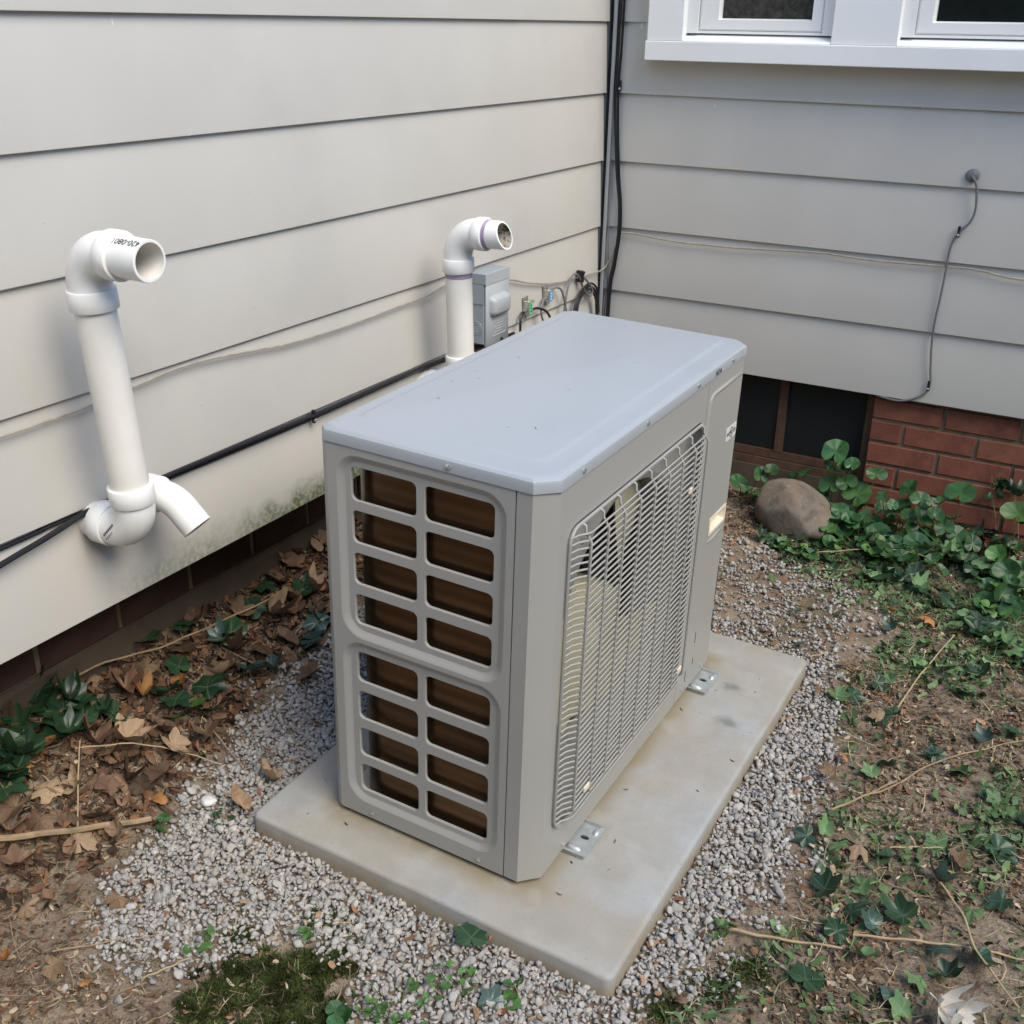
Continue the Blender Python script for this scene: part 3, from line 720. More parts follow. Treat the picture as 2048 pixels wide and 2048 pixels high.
# feet
for y in (-.286, .355):
    fo = MB(); z0 = -.0115
    o_ = rloop(.08, .268, y - .047, y + .047, .003, 2)
    hx, hy = .243, y + .006
    hole_ = [(hx + .0095 * math.cos(2 * math.pi * k / 12), hy + .0055 * math.sin(2 * math.pi * k / 12)) for k in range(12)]
    fo.plate(o_, [hole_], lambda u, v: (u, v, z0 + .0042))
    fo.plate(o_, [hole_], lambda u, v: (u, v, z0 + .0012))
    fo.loops([[(u, v, z0 + .0012) for u, v in o_], [(u, v, z0 + .0042) for u, v in o_]])
    for s in (-1, 1):
        fo.loops([[(x, y + s * .047, z0 + .004), (x, y + s * .050, z0 + .0105), (x, y + s * .0465, z0 + .0105), (x, y + s * .044, z0 + .0042)] for x in (.08, .268)], cap0=True, cap1=True)
    for (cx, cy, rx, ry) in ((.236, y - .03, .017, .008), (.258, y + .03, .007, .012)):
        ring_ = lambda f_, zz: [(cx + rx * f_ * math.cos(2 * math.pi * k / 12), cy + ry * f_ * math.sin(2 * math.pi * k / 12), zz) for k in range(12)]
        fo.loops([ring_(1, z0 + .0041), ring_(.8, z0 + .008), ring_(.45, z0 + .0095)], cap1=True)
    f_o = fo.build('mounting_foot', MATS['galvanised'], unit, angle=40)
    MB().loops([[(u, v, z0 + .0008) for u, v in hole_]], cap1=True).build('bolt_hole', MATS['unit_dark'], f_o)

# ------------------------------------------------------------------ PVC vents
PR, HR, WT = .0345, .0408, .005
def hub(mb, path, r0=HR): mb.tube(path, r0, 28, cap=False)
def ringface(mb, c, t, r0, r1, n=28):
    c = Vector(c); t = Vector(t).normalized(); up = Vector((0, 0, 1)) if abs(t.z) < .9 else Vector((1, 0, 0))
    a = (up - t * up.dot(t)).normalized(); b_ = t.cross(a)
    mk = lambda r: [c + (a * math.cos(2 * math.pi * k / n) + b_ * math.sin(2 * math.pi * k / n)) * r for k in range(n)]
    mb.loops([mk(r0), mk(r1)])
def arc(c, p, q, R, n=10):
    """fillet path at corner c between directions p (incoming, from) and q (outgoing)"""
    c = Vector(c); p = Vector(p).normalized(); q = Vector(q).normalized()
    out = []
    o_ = c - p * R + q * R
    for k in range(n + 1):
        a = math.pi / 2 * k / n; out.append(o_ - q * R * math.cos(a) + p * R * math.sin(a))
    return out
def collar(mb, a, b_, r=HR):
    """socket collar with rounded lips"""
    a = Vector(a); b_ = Vector(b_); d = (b_ - a); n = d.normalized(); l = d.length
    mb.tube([a, a + n * .0001, a + n * .0009, b_ - n * .0009, b_ - n * .0001, b_], [PR - .004, r - .0006, r, r, r - .0006, PR - .004], 28, cap=False)
def vent(label, wall_y, low, top, outlet, slant=0.0, wallx=0.0, primed=False, low_stub=True):
    t = thing('vent_pipe', label, 'pipe', (wallx, wall_y, low.z))
    L_ = lambda p: Vector(p) - Vector((wallx, wall_y, low.z))
    lowp, topp, out = L_(low), L_(top), L_(outlet)
    up = (topp - lowp).normalized(); ox = (out - topp).normalized()
    RB = .058
    # lower elbow
    xin = Vector((1, 0, 0)); wp = Vector((-.03, lowp.y, lowp.z))
    el = MB(); path = arc(lowp, xin, up, RB, 12)
    el.tube([path[0] - xin * .012] + path + [path[-1] + up * .008], PR + .0022, 28, cap=False)
    collar(el, path[-1] + up * .006, path[-1] + up * .04); collar(el, path[0] - xin * .042, path[0] - xin * .008)
    el.build('elbow', MATS['pvc_white'], t, angle=40)
    MB().tube([wp, path[0] - xin * .03], PR, 28).build('wall_stub', MATS['pvc'], t)
    p2 = arc(topp, up, ox, RB, 12)
    pp = MB(); a = path[-1] + up * .03; b_ = p2[0] - up * .03
    pp.tube([a, a.lerp(b_, .5), b_], PR, 28, cap=False).build('pipe', MATS['pvc'], t)
    el = MB(); el.tube([p2[0] - up * .008] + p2 + [p2[-1] + ox * .008], PR + .0022, 28, cap=False)
    collar(el, p2[0] - up * .04, p2[0] - up * .006); collar(el, p2[-1] + ox * .004, p2[-1] + ox * .030)
    e2 = el.build('elbow', MATS['pvc_white'], t, angle=40)
    oo = MB(); s0 = p2[-1] + ox * .02
    n = 28; upv = (Vector((0, 0, 1)) - ox * ox.z).normalized(); sdv = ox.cross(upv)
    def rg(r, end):
        return [end + (upv * math.cos(2 * math.pi * k / n) + sdv * math.sin(2 * math.pi * k / n)) * r + ox * (slant * -math.cos(2 * math.pi * k / n) * r) for k in range(n)]
    s1 = [s0 + (upv * math.cos(2 * math.pi * k / n) + sdv * math.sin(2 * math.pi * k / n)) * PR for k in range(n)]
    oo.loops([s1, rg(PR - .0006, out - ox * .0008), rg(PR - .0014, out), rg(PR - WT, out)])
    sp = oo.build('spout', MATS['pvc_white'], t, angle=40)
    inn_ = [s0 + (upv * math.cos(2 * math.pi * k / n) + sdv * math.sin(2 * math.pi * k / n)) * (PR - WT) for k in range(n)]
    MB().loops([rg(PR - WT, out), inn_, [s0 - ox * .03 + (v_ - s0) * .96 for v_ in inn_]], cap1=True).build('bore', MATS['pvc_dirty' if primed else 'pvc'], sp, angle=40)
    if primed:
        MB().tube([s0 + ox * .011, s0 + ox * .021], PR + .0004, 28, cap=False).build('primer_band', MATS['primer'], sp)
        MB().tube([b_ - up * .014, b_ - up * .024], PR + .0004, 28, cap=False).build('primer_band', MATS['primer'], t)
    return t, sp, s0, ox
v1, sp1, s0, ox = vent('tall white plastic vent pipe with open spout, at the left by the forked short elbow', -2.203, Vector((.115, -2.203, .642)), Vector((.115, -2.239, 1.163)), Vector((.264, -2.239, 1.160)))
tm = text_mesh('420-0801', .016); tm.materials.append(MATS['ink'])
# wrap the printed line round the top of the spout
for vtx in tm.vertices:
    a = vtx.co.y / PR + .55
    x = -vtx.co.x
    vtx.co = Vector((x, math.sin(a) * -(PR + .0007), math.cos(a) * (PR + .0007)))
link('printed_line', tm, sp1, s0 + ox * .043)
# moulded pips and print on the lower elbow
e = [c for c in v1.children if c.name.startswith('elbow')][0]
tmm = MB()
for k in range(7):
    tmm.box(.045 + k * .0042, .0475 + k * .0042, -.0, .0004, .010 + k * .0042, .0135 + k * .0042)
    tmm.box(.0395 + k * .0042, .0435 + k * .0042, -.0, .0004, .0165 + k * .0042, .0215 + k * .0042)
tmm.build('stamped_print', MATS['grey_cable'], e, loc=(.022, -PR - .0027, -.022))
v2, sp2, _, _ = vent('white vent pipe with purple primer bands and slanted spout beside the grey electrical box', -1.085, Vector((.115, -1.085, .615)), Vector((.115, -1.1035, 1.030)), Vector((.253, -1.107, 1.0355)), slant=.3, primed=True)
# short forked elbow beside the tall pipe
t = thing('drain_elbow', 'short white plastic elbow bent downwards, right of the tall vent pipe foot', 'pipe', (0, -2.098, .668))
q = []
for k in range(11):
    a = math.radians(48 * k / 10); R_ = .075
    q.append(Vector((.072 + R_ * math.sin(a), 0, -R_ * (1 - math.cos(a)))))
d_ = Vector((math.cos(math.radians(48)), .12, -math.sin(math.radians(48)))).normalized()
end = q[-1] + d_ * .034
QR = .0305
el = MB(); el.tube([Vector((.026, 0, 0)), Vector((.028, 0, 0)), Vector((.06, 0, 0)), Vector((.0605, 0, 0))] + q + [q[-1].lerp(end, .5), end], [PR - .004, QR + .0055, QR + .0055, QR + .001] + [QR] * (len(q) + 2), 28, cap=False)
ringface(el, end, d_, QR, QR - .004)
el.tube([end, q[-1]], QR - .004, 28, cap=True)
el.build('elbow', MATS['pvc_white'], t, angle=50)
MB().tube([(-.02, 0, 0), (.035, 0, 0)], QR, 28).build('wall_stub', MATS['pvc'], t)

# ------------------------------------------------------------------ disconnect box
bx = thing('disconnect_box', 'grey electrical disconnect box with bulging cover on the left wall', 'electrical box', (0, -.796, .675))
MB().bbox(.0, .046, -.064, .064, .0, .19, .0015).build('body', MATS['box_side'], bx)
MB().bbox(.0, .052, -.0665, .0665, .17, .2, .0015).box(.002, .0475, -.0662, -.0645, .115, .17).build('hood', MATS['box_side'], bx)
cov = MB().bbox(.0465, .0535, -.062, .0645, -.006, .168, .0015)
def bl_(i, x): return [(x, a, b_) for a, b_ in rloop(-.046 + i, .056 - i, .075 + i, .135 - i, .016 - i * .3, 6)]
cov.loops([bl_(0, .0535), bl_(.002, .060), bl_(.006, .068), bl_(.013, .0715)], cap1=True)
fr_ = [(.0538, a, b_) for a, b_ in rloop(-.034, .044, .018, .058, .004, 4)]
cov.tube(fr_, .0012, 5, closed=True)
for k in range(4): cov.bbox(.0533, .0545, -.02 + (k % 2) * .012, .028 + (k % 2) * .008, .026 + k * .0075, .0285 + k * .0075, .0004)
cov.build('cover', MATS['box_grey'], bx, angle=45)
MB().bbox(.0525, .0545, -.0665, .0665, .168, .2, .0008).build('lip', MATS['box_grey'], bx)
kn = MB()
for r in (.019, .013): kn.tube([(.022 + r * math.cos(2 * math.pi * k / 20), -.0642, .045 + r * math.sin(2 * math.pi * k / 20)) for k in range(20)], .0012, 5, closed=True)
kn.build('knockout', MATS['box_side'], bx)

# ------------------------------------------------------------------ cables, wires, splitters
def cable(name, label, cat, pts, r, m, n=8, sm=6, group=None):
    P = catmull(pts, sm); b0 = Vector(pts[0])
    o = MB().tube([p - b0 for p in P], r, n).build(name, MATS[m], None, loc=b0)
    return tag(o, label, cat, group)
cable('wall_wire', 'thin pale wire sagging along the left clapboard wall', 'wire',
      [(.006, -5.1, .87), (.004, -3.2, .868), (.004, -2.6, .862), (.004, -2.368, .859), (.004, -2.276, .859), (.0035, -2.172, .861), (.0035, -2.08, .868), (.0035, -1.926, .876), (.0035, -1.74, .860), (.004, -1.622, .849), (.004, -1.41, .845),
       (.004, -1.195, .849), (.004, -1.078, .851), (.004, -.982, .863), (.006, -.87, .858), (.006, -.643, .816), (.006, -.52, .784), (.006, -.35, .754), (.008, -.124, .740), (.02, -.02, .745), (.045, -.012, .80), (.063, -.008, .845), (.0674, -.004, .867)], .0027, 'wire', 6)
cable('wall_wire', 'thin pale wire stapled along the right clapboard wall', 'wire',
      [(.0674, -.004, .867), (.12, -.004, .869), (.26, -.004, .858), (.37, -.004, .858), (.487, -.004, .860), (.733, -.003, .872), (.808, -.003, .870), (.94, -.003, .867), (1.184, -.003, .8726), (1.33, -.004, .858), (1.7, -.004, .862), (3.1, -.004, .865)], .0027, 'wire', 6)
bc = [(.007, -5.1, .62), (.008, -3.0, .62), (.008, -2.55, .628), (.008, -2.367, .646), (.008, -2.295, .656), (.007, -2.232, .6665), (.006, -2.158, .669), (.006, -2.05, .6695), (.006, -1.927, .669), (.006, -1.76, .667), (.006, -1.576, .664), (.006, -1.425, .664), (.006, -1.2, .6655), (.006, -1.07, .664), (.006, -.97, .663), (.008, -.8, .655), (.008, -.62, .650)]
cable('black_cable', 'black cable running along the lower left wall behind the pipe feet', 'cable', bc, .0055, 'black_cable')
cable('black_cable', 'second thinner black cable tucked tight under the clapboard edge on the left wall', 'cable',
      [(-.004, -5.1, .658), (-.005, -2.6, .661), (-.005, -2.3, .664), (-.0045, -2.0, .658), (-.0045, -1.6, .653), (-.0045, -1.2, .656), (-.0045, -.95, .652), (0, -.66, .64)], .004, 'black_cable')
def clip(name, label, loc, face):
    t = thing(name, label, 'clip', loc, (0, 0, 0 if face == 'L' else -math.pi / 2))
    MB().bbox(0, .008, -.004, .004, -.02, .012, .001).build('strap', MATS['black_cable'], t)
    MB().disc((.0075, .0, -.013), (1, 0, 0), .004, .003, 8).build('screw', MATS['screw'], t)
clip('cable_clip', 'small black cable clip on the left wall just behind the heat pump lid corner', (.003, -1.564, .665), 'L')
# corner run
cable('grey_conduit', 'slim grey conduit running up the wall corner', 'conduit', [(.010, -.010, .25), (.010, -.010, .65), (.011, -.010, .87), (.012, -.010, 1.12), (.014, -.012, 1.33), (.016, -.013, 1.58), (.016, -.013, 2.7)], .0062, 'conduit', 6)
for k, (dx, dy, lab) in enumerate(((-.004, -.0035, 'leftmost black cable of the bundle climbing the wall corner'), (.004, -.0035, 'rightmost black cable of the bundle climbing the wall corner'), (.0, -.010, 'front black cable of the bundle climbing the wall corner'))):
    s = (.7, 1.0, .85)[k]
    cable('corner_cable', lab, 'cable', [(.036 + dx, -.004 + dy, .2), (.038 + dx, -.004 + dy, .64), (.052 + dx, -.004 + dy, .76), (.064 + dx, -.004 + dy, .865), (.062 + dx, -.004 + dy, .96), (.049 + dx * 1.2, -.004 + dy, 1.053), (.036 + dx * 1.3, -.004 + dy, 1.2), (.030 + dx * 1.6, -.005 + dy, 1.33), (.034 + dx * 2, -.005 + dy, 1.58), (.04 + dx * 2, -.005 + dy, 2.7)], .0038, 'black_cable')
clip('cable_clip', 'small black cable clip holding the corner cables below the window', (.040, -.002, 1.332), 'R')
cable('grey_cable', 'thin grey cable hanging behind the conduit in the wall corner', 'cable', [(.022, -.006, .3), (.024, -.006, .6), (.03, -.006, .72), (.024, -.006, .86), (.02, -.006, .98), (.02, -.006, 1.1)], .0022, 'grey_cable')
# coax from the wall bushing on the right
cable('grey_cable', 'grey coaxial cable hanging from the bushing down the right clapboard wall', 'cable',
      [(1.143, .002, 1.131), (1.144, -.010, 1.1305), (1.152, -.014, 1.122), (1.161, -.010, 1.1), (1.168, -.007, 1.043), (1.160, -.007, 1.005), (1.137, -.007, .975), (1.119, -.006, .932), (1.1165, -.006, .849), (1.114, -.006, .773), (1.111, -.007, .711), (1.113, -.006, .639), (1.121, -.006, .566), (1.1275, -.006, .514), (1.113, -.007, .479), (1.053, -.006, .449), (.985, .004, .449), (.93, .04, .452)], .0033, 'grey_cable')
bs = tag(MB().tube([(0, 0, 0), (0, -.004, 0), (0, -.008, 0), (0, -.010, 0)], [.0185, .0185, .013, .006], 18).build('cable_bushing', MATS['grey_cable'], None, loc=(1.143, -.001, 1.1313)), 'round grey rubber bushing on the right clapboard wall', 'bushing')
clip('cable_clip', 'black clip on the grey coaxial cable below the bushing', (1.134, -.002, .978), 'R')
clip('cable_clip', 'black clip on the grey coaxial cable near the lower siding edge', (1.1245, -.002, .513), 'R')
# splitters
def fitting(mb, a, d, l=.016, r=.0055):
    a = Vector(a); d = Vector(d).normalized()
    mb.tube([a, a + d * l * .5], r * .8, 8); mb.tube([a + d * l * .3, a + d * l * .7], r * 1.15, 6); mb.tube([a + d * l * .7, a + d * l * 1.3], r * .8, 8)
def splitter(label, loc, lab, h):
    t = thing('cable_splitter', label, 'splitter', loc)
    b_ = MB().bbox(.0, .003, -.018, .012, -h / 2 - .011, h / 2 + .011, .0008).bbox(.003, .021, -.016, .008, -h / 2, h / 2, .002)
    for z in (-h / 2 - .007, h / 2 + .007): b_.disc((.003, -.003, z), (1, 0, 0), .004, .003, 8)
    fitting(b_, (.012, -.016, -.006), (0, -1, 0)); fitting(b_, (.012, .008, -.012), (0, 1, 0)); fitting(b_, (.012, .008, .014), (0, 1, 0))
    b_.build('housing', MATS['splitter'], t)
    MB().bbox(.0208, .0222, -.012, .006, -h / 2 + .003, h / 2 - .003, .0005).build('label_plate', MATS[lab], t)
    for k in range(3): MB().box(.0221, .0226, -.006, .001, -.012 + k * .009, -.008 + k * .009).build('print', MATS['ink'] if lab == 'label_green' else MATS['badge'], t)
splitter('small metal cable splitter with a green label on the left wall', (.0, -.535, .713), 'label_green', .044)
splitter('small metal cable splitter with a blue label near the wall corner', (.0, -.405, .725), 'label_blue', .040)
cable('black_cable', 'short black cable dropping from the green labelled splitter', 'cable', [(.012, -.562, .707), (.014, -.585, .700), (.018, -.597, .675), (.02, -.60, .62), (.02, -.6, .5)], .004, 'black_cable')
cable('black_cable', 'black cable leaving the right side of the green labelled splitter', 'cable', [(.012, -.515, .701), (.016, -.49, .702), (.03, -.46, .69), (.04, -.44, .66), (.05, -.42, .6)], .004, 'black_cable')
cable('grey_cable', 'grey cable looping between the green and the blue labelled splitters', 'cable', [(.012, -.428, .719), (.016, -.45, .715), (.02, -.468, .70), (.022, -.47, .68), (.022, -.455, .655), (.022, -.42, .635), (.03, -.37, .62)], .0033, 'grey_cable')
cable('grey_cable', 'grey cable arching right from the blue labelled splitter', 'cable', [(.012, -.385, .739), (.016, -.36, .742), (.02, -.335, .73), (.022, -.318, .70), (.022, -.30, .66), (.03, -.29, .6)], .0033, 'grey_cable')
cable('grey_cable', 'grey cable bent in a high loop beside the black tie near the corner', 'cable', [(.02, -.32, .60), (.02, -.31, .66), (.018, -.285, .725), (.016, -.25, .760), (.016, -.215, .757), (.016, -.19, .735), (.018, -.165, .70), (.02, -.13, .672), (.02, -.105, .675), (.02, -.115, .70), (.018, -.16, .735), (.016, -.19, .748)], .0036, 'grey_cable')
for k, lab in enumerate(('outer black cable arching low by the wall corner', 'middle black cable arching low by the wall corner', 'inner black cable arching low by the wall corner')):
    e_ = k * .012
    cable('black_cable', lab, 'cable', [(.02 + e_ * .3, -.26 + e_, .55), (.02, -.235 + e_, .65), (.018, -.19 + e_ * .6, .695 - e_ * .5), (.018, -.12, .712 - e_ * .8), (.02, -.065 - e_ * .5, .68 - e_), (.022, -.05 - e_ * .5, .6)], .004, 'black_cable')
t = thing('cable_tie', 'black clip holding the grey cable loop near the wall corner', 'clip', (.0, -.187, .75))
MB().bbox(0, .026, -.006, .006, -.022, .016, .002).disc((.026, 0, .01), (1, 0, 0), .005, .004, 8).build('strap', MATS['black_cable'], t)
t = thing('flexible_conduit', 'black flexible conduit curling out behind the heat pump beside the grey box', 'conduit', (.05, -.66, .5))
pts = catmull([(0, -.12, .17), (.01, -.08, .15), (.02, .0, .14), (.03, .06, .12), (.05, .10, .06), (.09, .11, -.02)], 12)
MB().tube(pts, [.0125 + .0012 * (i % 2) for i in range(len(pts))], 12).build('hose', MATS['black_cable'], t, angle=20)

# ------------------------------------------------------------------ boulder
def boulder():
    n, m_ = 48, 30; v = []
    BF = [(Vector(a).normalized(), h) for a, h in (((.8, -.3, .75), .82), ((-.6, -.6, .6), .86), ((.2, -.9, .1), .84), ((-.9, -.2, -.1), .9), ((.9, -.5, -.2), .88), ((-.1, .2, 1), .9))]
    for i in range(m_ + 1):
        th = math.pi * i / m_
        for k in range(n):
            ph = 2 * math.pi * k / n
            d = Vector((math.sin(th) * math.cos(ph), math.sin(th) * math.sin(ph), math.cos(th)))
            nn = float(vn(d.x * 1.7 + 5 + d.z, d.y * 1.7 + 3 - d.z * .7)) - .5; n2 = float(fbm(d.x * 5 + 9 + d.z * 2, d.y * 5 + 7 + d.z * 3, 3)) - .45
            r = 1 + .22 * nn + .09 * n2
            p = d * r
            for fd, fh in BF:
                t_ = p.dot(fd)
                if t_ > fh: p = p - fd * (t_ - fh) * .85
            v.append((p.x * .138, p.y * .098, p.z * .098))
    f = [(i * n + k, i * n + (k + 1) % n, (i + 1) * n + (k + 1) % n, (i + 1) * n + k) for i in range(m_) for k in range(n)]
    o = MB().add(v, f).build('boulder', MATS['boulder'], None, loc=(.818, -.215, .086), rot=(math.radians(8), math.radians(17), math.radians(-14)), angle=80)
    tag(o, 'rounded brown boulder lying by the leafy plants behind the slab', 'rock')
boulder()

# ------------------------------------------------------------------ scattered ground stuff (numpy)
def inpoly(P, x, y):
    P = np.array(P); ins = np.zeros(len(x), bool); j = len(P) - 1
    for i in range(len(P)):
        c = ((P[i, 1] > y) != (P[j, 1] > y)) & (x < (P[j, 0] - P[i, 0]) * (y - P[i, 1]) / (P[j, 1] - P[i, 1] + 1e-12) + P[i, 0])
        ins ^= c; j = i
    return ins
def sdist(P, x, y):
    P = np.array(P, float); d = np.full(len(x), 1e9)
    for i in range(len(P)):
        a = P[i]; b = P[(i + 1) % len(P)]; e = b - a; w = np.stack([x - a[0], y - a[1]], 1)
        t = np.clip((w @ e) / (e @ e), 0, 1); d = np.minimum(d, np.hypot(*(w - t[:, None] * e).T))
    return np.where(inpoly(P, x, y), d, -d)
def padloc(x, y): return x - padc.x, y - padc.y
GRAV = [(0.60, -0.36), (0.80, -0.36), (0.99, -0.44), (1.14, -0.54), (1.25, -0.67), (1.19, -0.87), (1.16, -1.05), (1.235, -1.25), (1.27, -1.34), (1.26, -1.55), (1.30, -1.76), (1.26, -1.9), (1.24, -1.97), (1.21, -2.1), (1.13, -2.24), (1.1, -2.45), (.9, -2.75), (.73, -2.75),
        (.695, -2.485), (.66, -2.41), (.592, -2.345), (.52, -2.43), (.455, -2.545), (.36, -2.555), (.25, -2.58), (.20, -2.5), (.15, -2.41), (.163, -2.31), (.107, -2.2), (.09, -2.07), (.07, -1.96), (.03, -1.82), (.04, -1.73), (.0, -1.55), (-.02, -1.2), (0, -.6), (.2, -.36)]
MOSS = [(.455, -2.545), (.492, -2.472), (.523, -2.405), (.58, -2.345), (.64, -2.345), (.69, -2.40), (.722, -2.475), (.72, -2.62), (.52, -2.66), (.47, -2.60)]

def ico(sub):
    p = (1 + 5 ** .5) / 2
    v = [(-1, p, 0), (1, p, 0), (-1, -p, 0), (1, -p, 0), (0, -1, p), (0, 1, p), (0, -1, -p), (0, 1, -p), (p, 0, -1), (p, 0, 1), (-p, 0, -1), (-p, 0, 1)]
    f = [(0, 11, 5), (0, 5, 1), (0, 1, 7), (0, 7, 10), (0, 10, 11), (1, 5, 9), (5, 11, 4), (11, 10, 2), (10, 7, 6), (7, 1, 8), (3, 9, 4), (3, 4, 2), (3, 2, 6), (3, 6, 8), (3, 8, 9), (4, 9, 5), (2, 4, 11), (6, 2, 10), (8, 6, 7), (9, 8, 1)]
    v = [np.array(a, float) / np.linalg.norm(a) for a in v]
    for _ in range(sub):
        mid = {}; nf = []
        def gm(a, b):
            k = (min(a, b), max(a, b))
            if k not in mid: c = v[a] + v[b]; v.append(c / np.linalg.norm(c)); mid[k] = len(v) - 1
            return mid[k]
        for a, b, c in f:
            ab, bc_, ca = gm(a, b), gm(b, c), gm(c, a); nf += [(a, ab, ca), (b, bc_, ab), (c, ca, bc_), (ab, bc_, ca)]
        f = nf
    return np.array(v), np.array(f)
def randrot(n, tilt=1.0):
    ax = rng.normal(size=(n, 3)); 
    q = np.concatenate([np.ones((n, 1)), ax * tilt], 1); q /= np.linalg.norm(q, axis=1)[:, None]
    a = rng.random(n) * 2 * np.pi
    w, x, y, z = q.T
    R = np.stack([np.stack([1 - 2 * (y * y + z * z), 2 * (x * y - z * w), 2 * (x * z + y * w)], -1), np.stack([2 * (x * y + z * w), 1 - 2 * (x * x + z * z), 2 * (y * z - x * w)], -1), np.stack([2 * (x * z - y * w), 2 * (y * z + x * w), 1 - 2 * (x * x + y * y)], -1)], 1)
    c, s = np.cos(a), np.sin(a); Z = np.zeros((n, 3, 3)); Z[:, 0, 0] = c; Z[:, 0, 1] = -s; Z[:, 1, 0] = s; Z[:, 1, 1] = c; Z[:, 2, 2] = 1
    return R @ Z
def big_mesh(name, parts, m, smooth=True):
    """parts: list of (verts (n,k,3), faces (f,3 or 4), tints (n,3))"""
    V, F, T = [], [], []; o = 0
    for v, f, t in parts:
        n, k = v.shape[:2]
        V.append(v.reshape(-1, 3)); F.append((f[None] + (np.arange(n) * k)[:, None, None] + o).reshape(-1, f.shape[1])); T.append(np.repeat(t, k, 0)); o += n * k
    V = np.concatenate(V); T = np.concatenate(T)
    me = bpy.data.meshes.new(name); me.vertices.add(len(V)); me.vertices.foreach_set('co', V.astype(np.float32).ravel())
    lt = np.concatenate([np.full(len(f), f.shape[1]) for f in F]); li = np.concatenate([f.ravel() for f in F])
    me.loops.add(len(li)); me.loops.foreach_set('vertex_index', li.astype(np.int32))
    me.polygons.add(len(lt)); ls = np.concatenate([[0], np.cumsum(lt)[:-1]]); me.polygons.foreach_set('loop_start', ls.astype(np.int32))
    me.update(calc_edges=True)
    a = me.color_attributes.new('tint', 'FLOAT_COLOR', 'POINT')
    a.data.foreach_set('color', np.concatenate([T, np.ones((len(T), 1))], 1).astype(np.float32).ravel())
    if smooth: me.polygons.foreach_set('use_smooth', np.ones(len(lt), bool))
    me.materials.append(MATS[m]); me.validate()
    return tag(link(name, me), kind='stuff')
def stone_set(x, y, z, s, sub, flat=.62):
    bv, bf = ico(sub); n = len(x); nvar = 24
    var = []
    for k in range(nvar):
        w = bv.copy()
        # cut a few random facets into the ball: pebbly but angular
        for _ in range(9):
            d = rng.normal(size=3); d /= np.linalg.norm(d); h = rng.uniform(.45, .82); t = w @ d
            w = w - np.maximum(t - h, 0)[:, None] * d * .9
        w *= 1 + rng.normal(size=(len(w), 1)) * .035
        var.append(w)
    var = np.array(var)[rng.integers(0, nvar, n)]
    sc = np.stack([np.ones(n), rng.uniform(.62, .95, n), rng.uniform(flat - .15, flat + .13, n)], 1) * s[:, None]
    v = (var * sc[:, None]) @ np.transpose(randrot(n, .32), (0, 2, 1)) + np.stack([x, y, z], 1)[:, None]
    return v, bf
def stone_tint(n):
    base = np.array([[.43, .395, .34], [.37, .35, .32], [.53, .49, .43], [.30, .285, .27], [.41, .345, .265], [.21, .195, .185], [.44, .33, .23]])
    p = [.30, .22, .17, .12, .12, .05, .02]
    t = base[rng.choice(len(base), n, p=p)]
    return np.clip((t * .6 + .4 * np.array([.36, .35, .335])) * rng.uniform(.78, 1.06, (n, 1)), 0, .7)
def gravel():
    parts = []
    sp = .0081
    gx, gy = np.meshgrid(np.arange(-.05, 1.36, sp), np.arange(-2.8, -.3, sp * .9), indexing='ij')
    for layer in range(2):
        x = (gx + rng.normal(size=gx.shape) * sp * .42).ravel(); y = (gy + rng.normal(size=gx.shape) * sp * .42).ravel()
        d = sdist(GRAV, x, y)
        n1 = fbm(x * 16, y * 16, 3) - .45; n2 = fbm(x * 45 + 4, y * 45, 2) - .38
        dens = np.clip((d + n1 * .20 + .022) / .085, 0, 1)
        far = sstep((y + 1.05) / .2); dens *= 1 - .45 * far - .5 * far * (n2 > .0)
        lo = sstep((-2.26 - y) / .12) * sstep((x - .62) / .1); dens *= 1 - .12 * lo
        px, py = padloc(x, y)
        onpad = (np.abs(px) < PW / 2 + .002) & (np.abs(py) < PL / 2 + .002)
        mo = sdist(MOSS, x, y); dens *= np.clip(1 - (mo + .012) / .03, 0.035, 1)
        keep = (rng.random(len(x)) < dens * (1.0 if layer == 0 else .42)) & ~onpad
        # out of the camera's view behind the machine: thin out
        x, y = x[keep], y[keep]; n = len(x)
        s = np.clip(rng.lognormal(math.log(.0053), .32, n), .0030, .0122) * (1.0 if layer == 0 else 1.08)
        z = hgt(x, y) + s * .3 + (.0 if layer == 0 else .0055) + rng.normal(size=n) * .0014 + .003
        near = (y < -1.25) & (x > -.0)
        for sel, sub in ((near, 1), (~near, 0)):
            if sel.sum():
                v, f = stone_set(x[sel], y[sel], z[sel], s[sel] * 1.06, sub, .56); parts.append((v, f, stone_tint(sel.sum())))
    # strays on the soil
    n = 420; x = rng.uniform(0.1, 1.6, n); y = rng.uniform(-2.75, -.45, n); d = sdist(GRAV, x, y)
    k = (d < .01) & (d > -.2) & (rng.random(n) < np.exp(d / .07)); x, y = x[k], y[k]
    s = np.clip(rng.lognormal(math.log(.006), .3, len(x)), .004, .012)
    v, f = stone_set(x, y, hgt(x, y) + s * .4 + .003, s, 1); parts.append((v, f, stone_tint(len(x))))
    big_mesh('gravel', parts, 'gravel', smooth=False)
gravel()
tree_line()

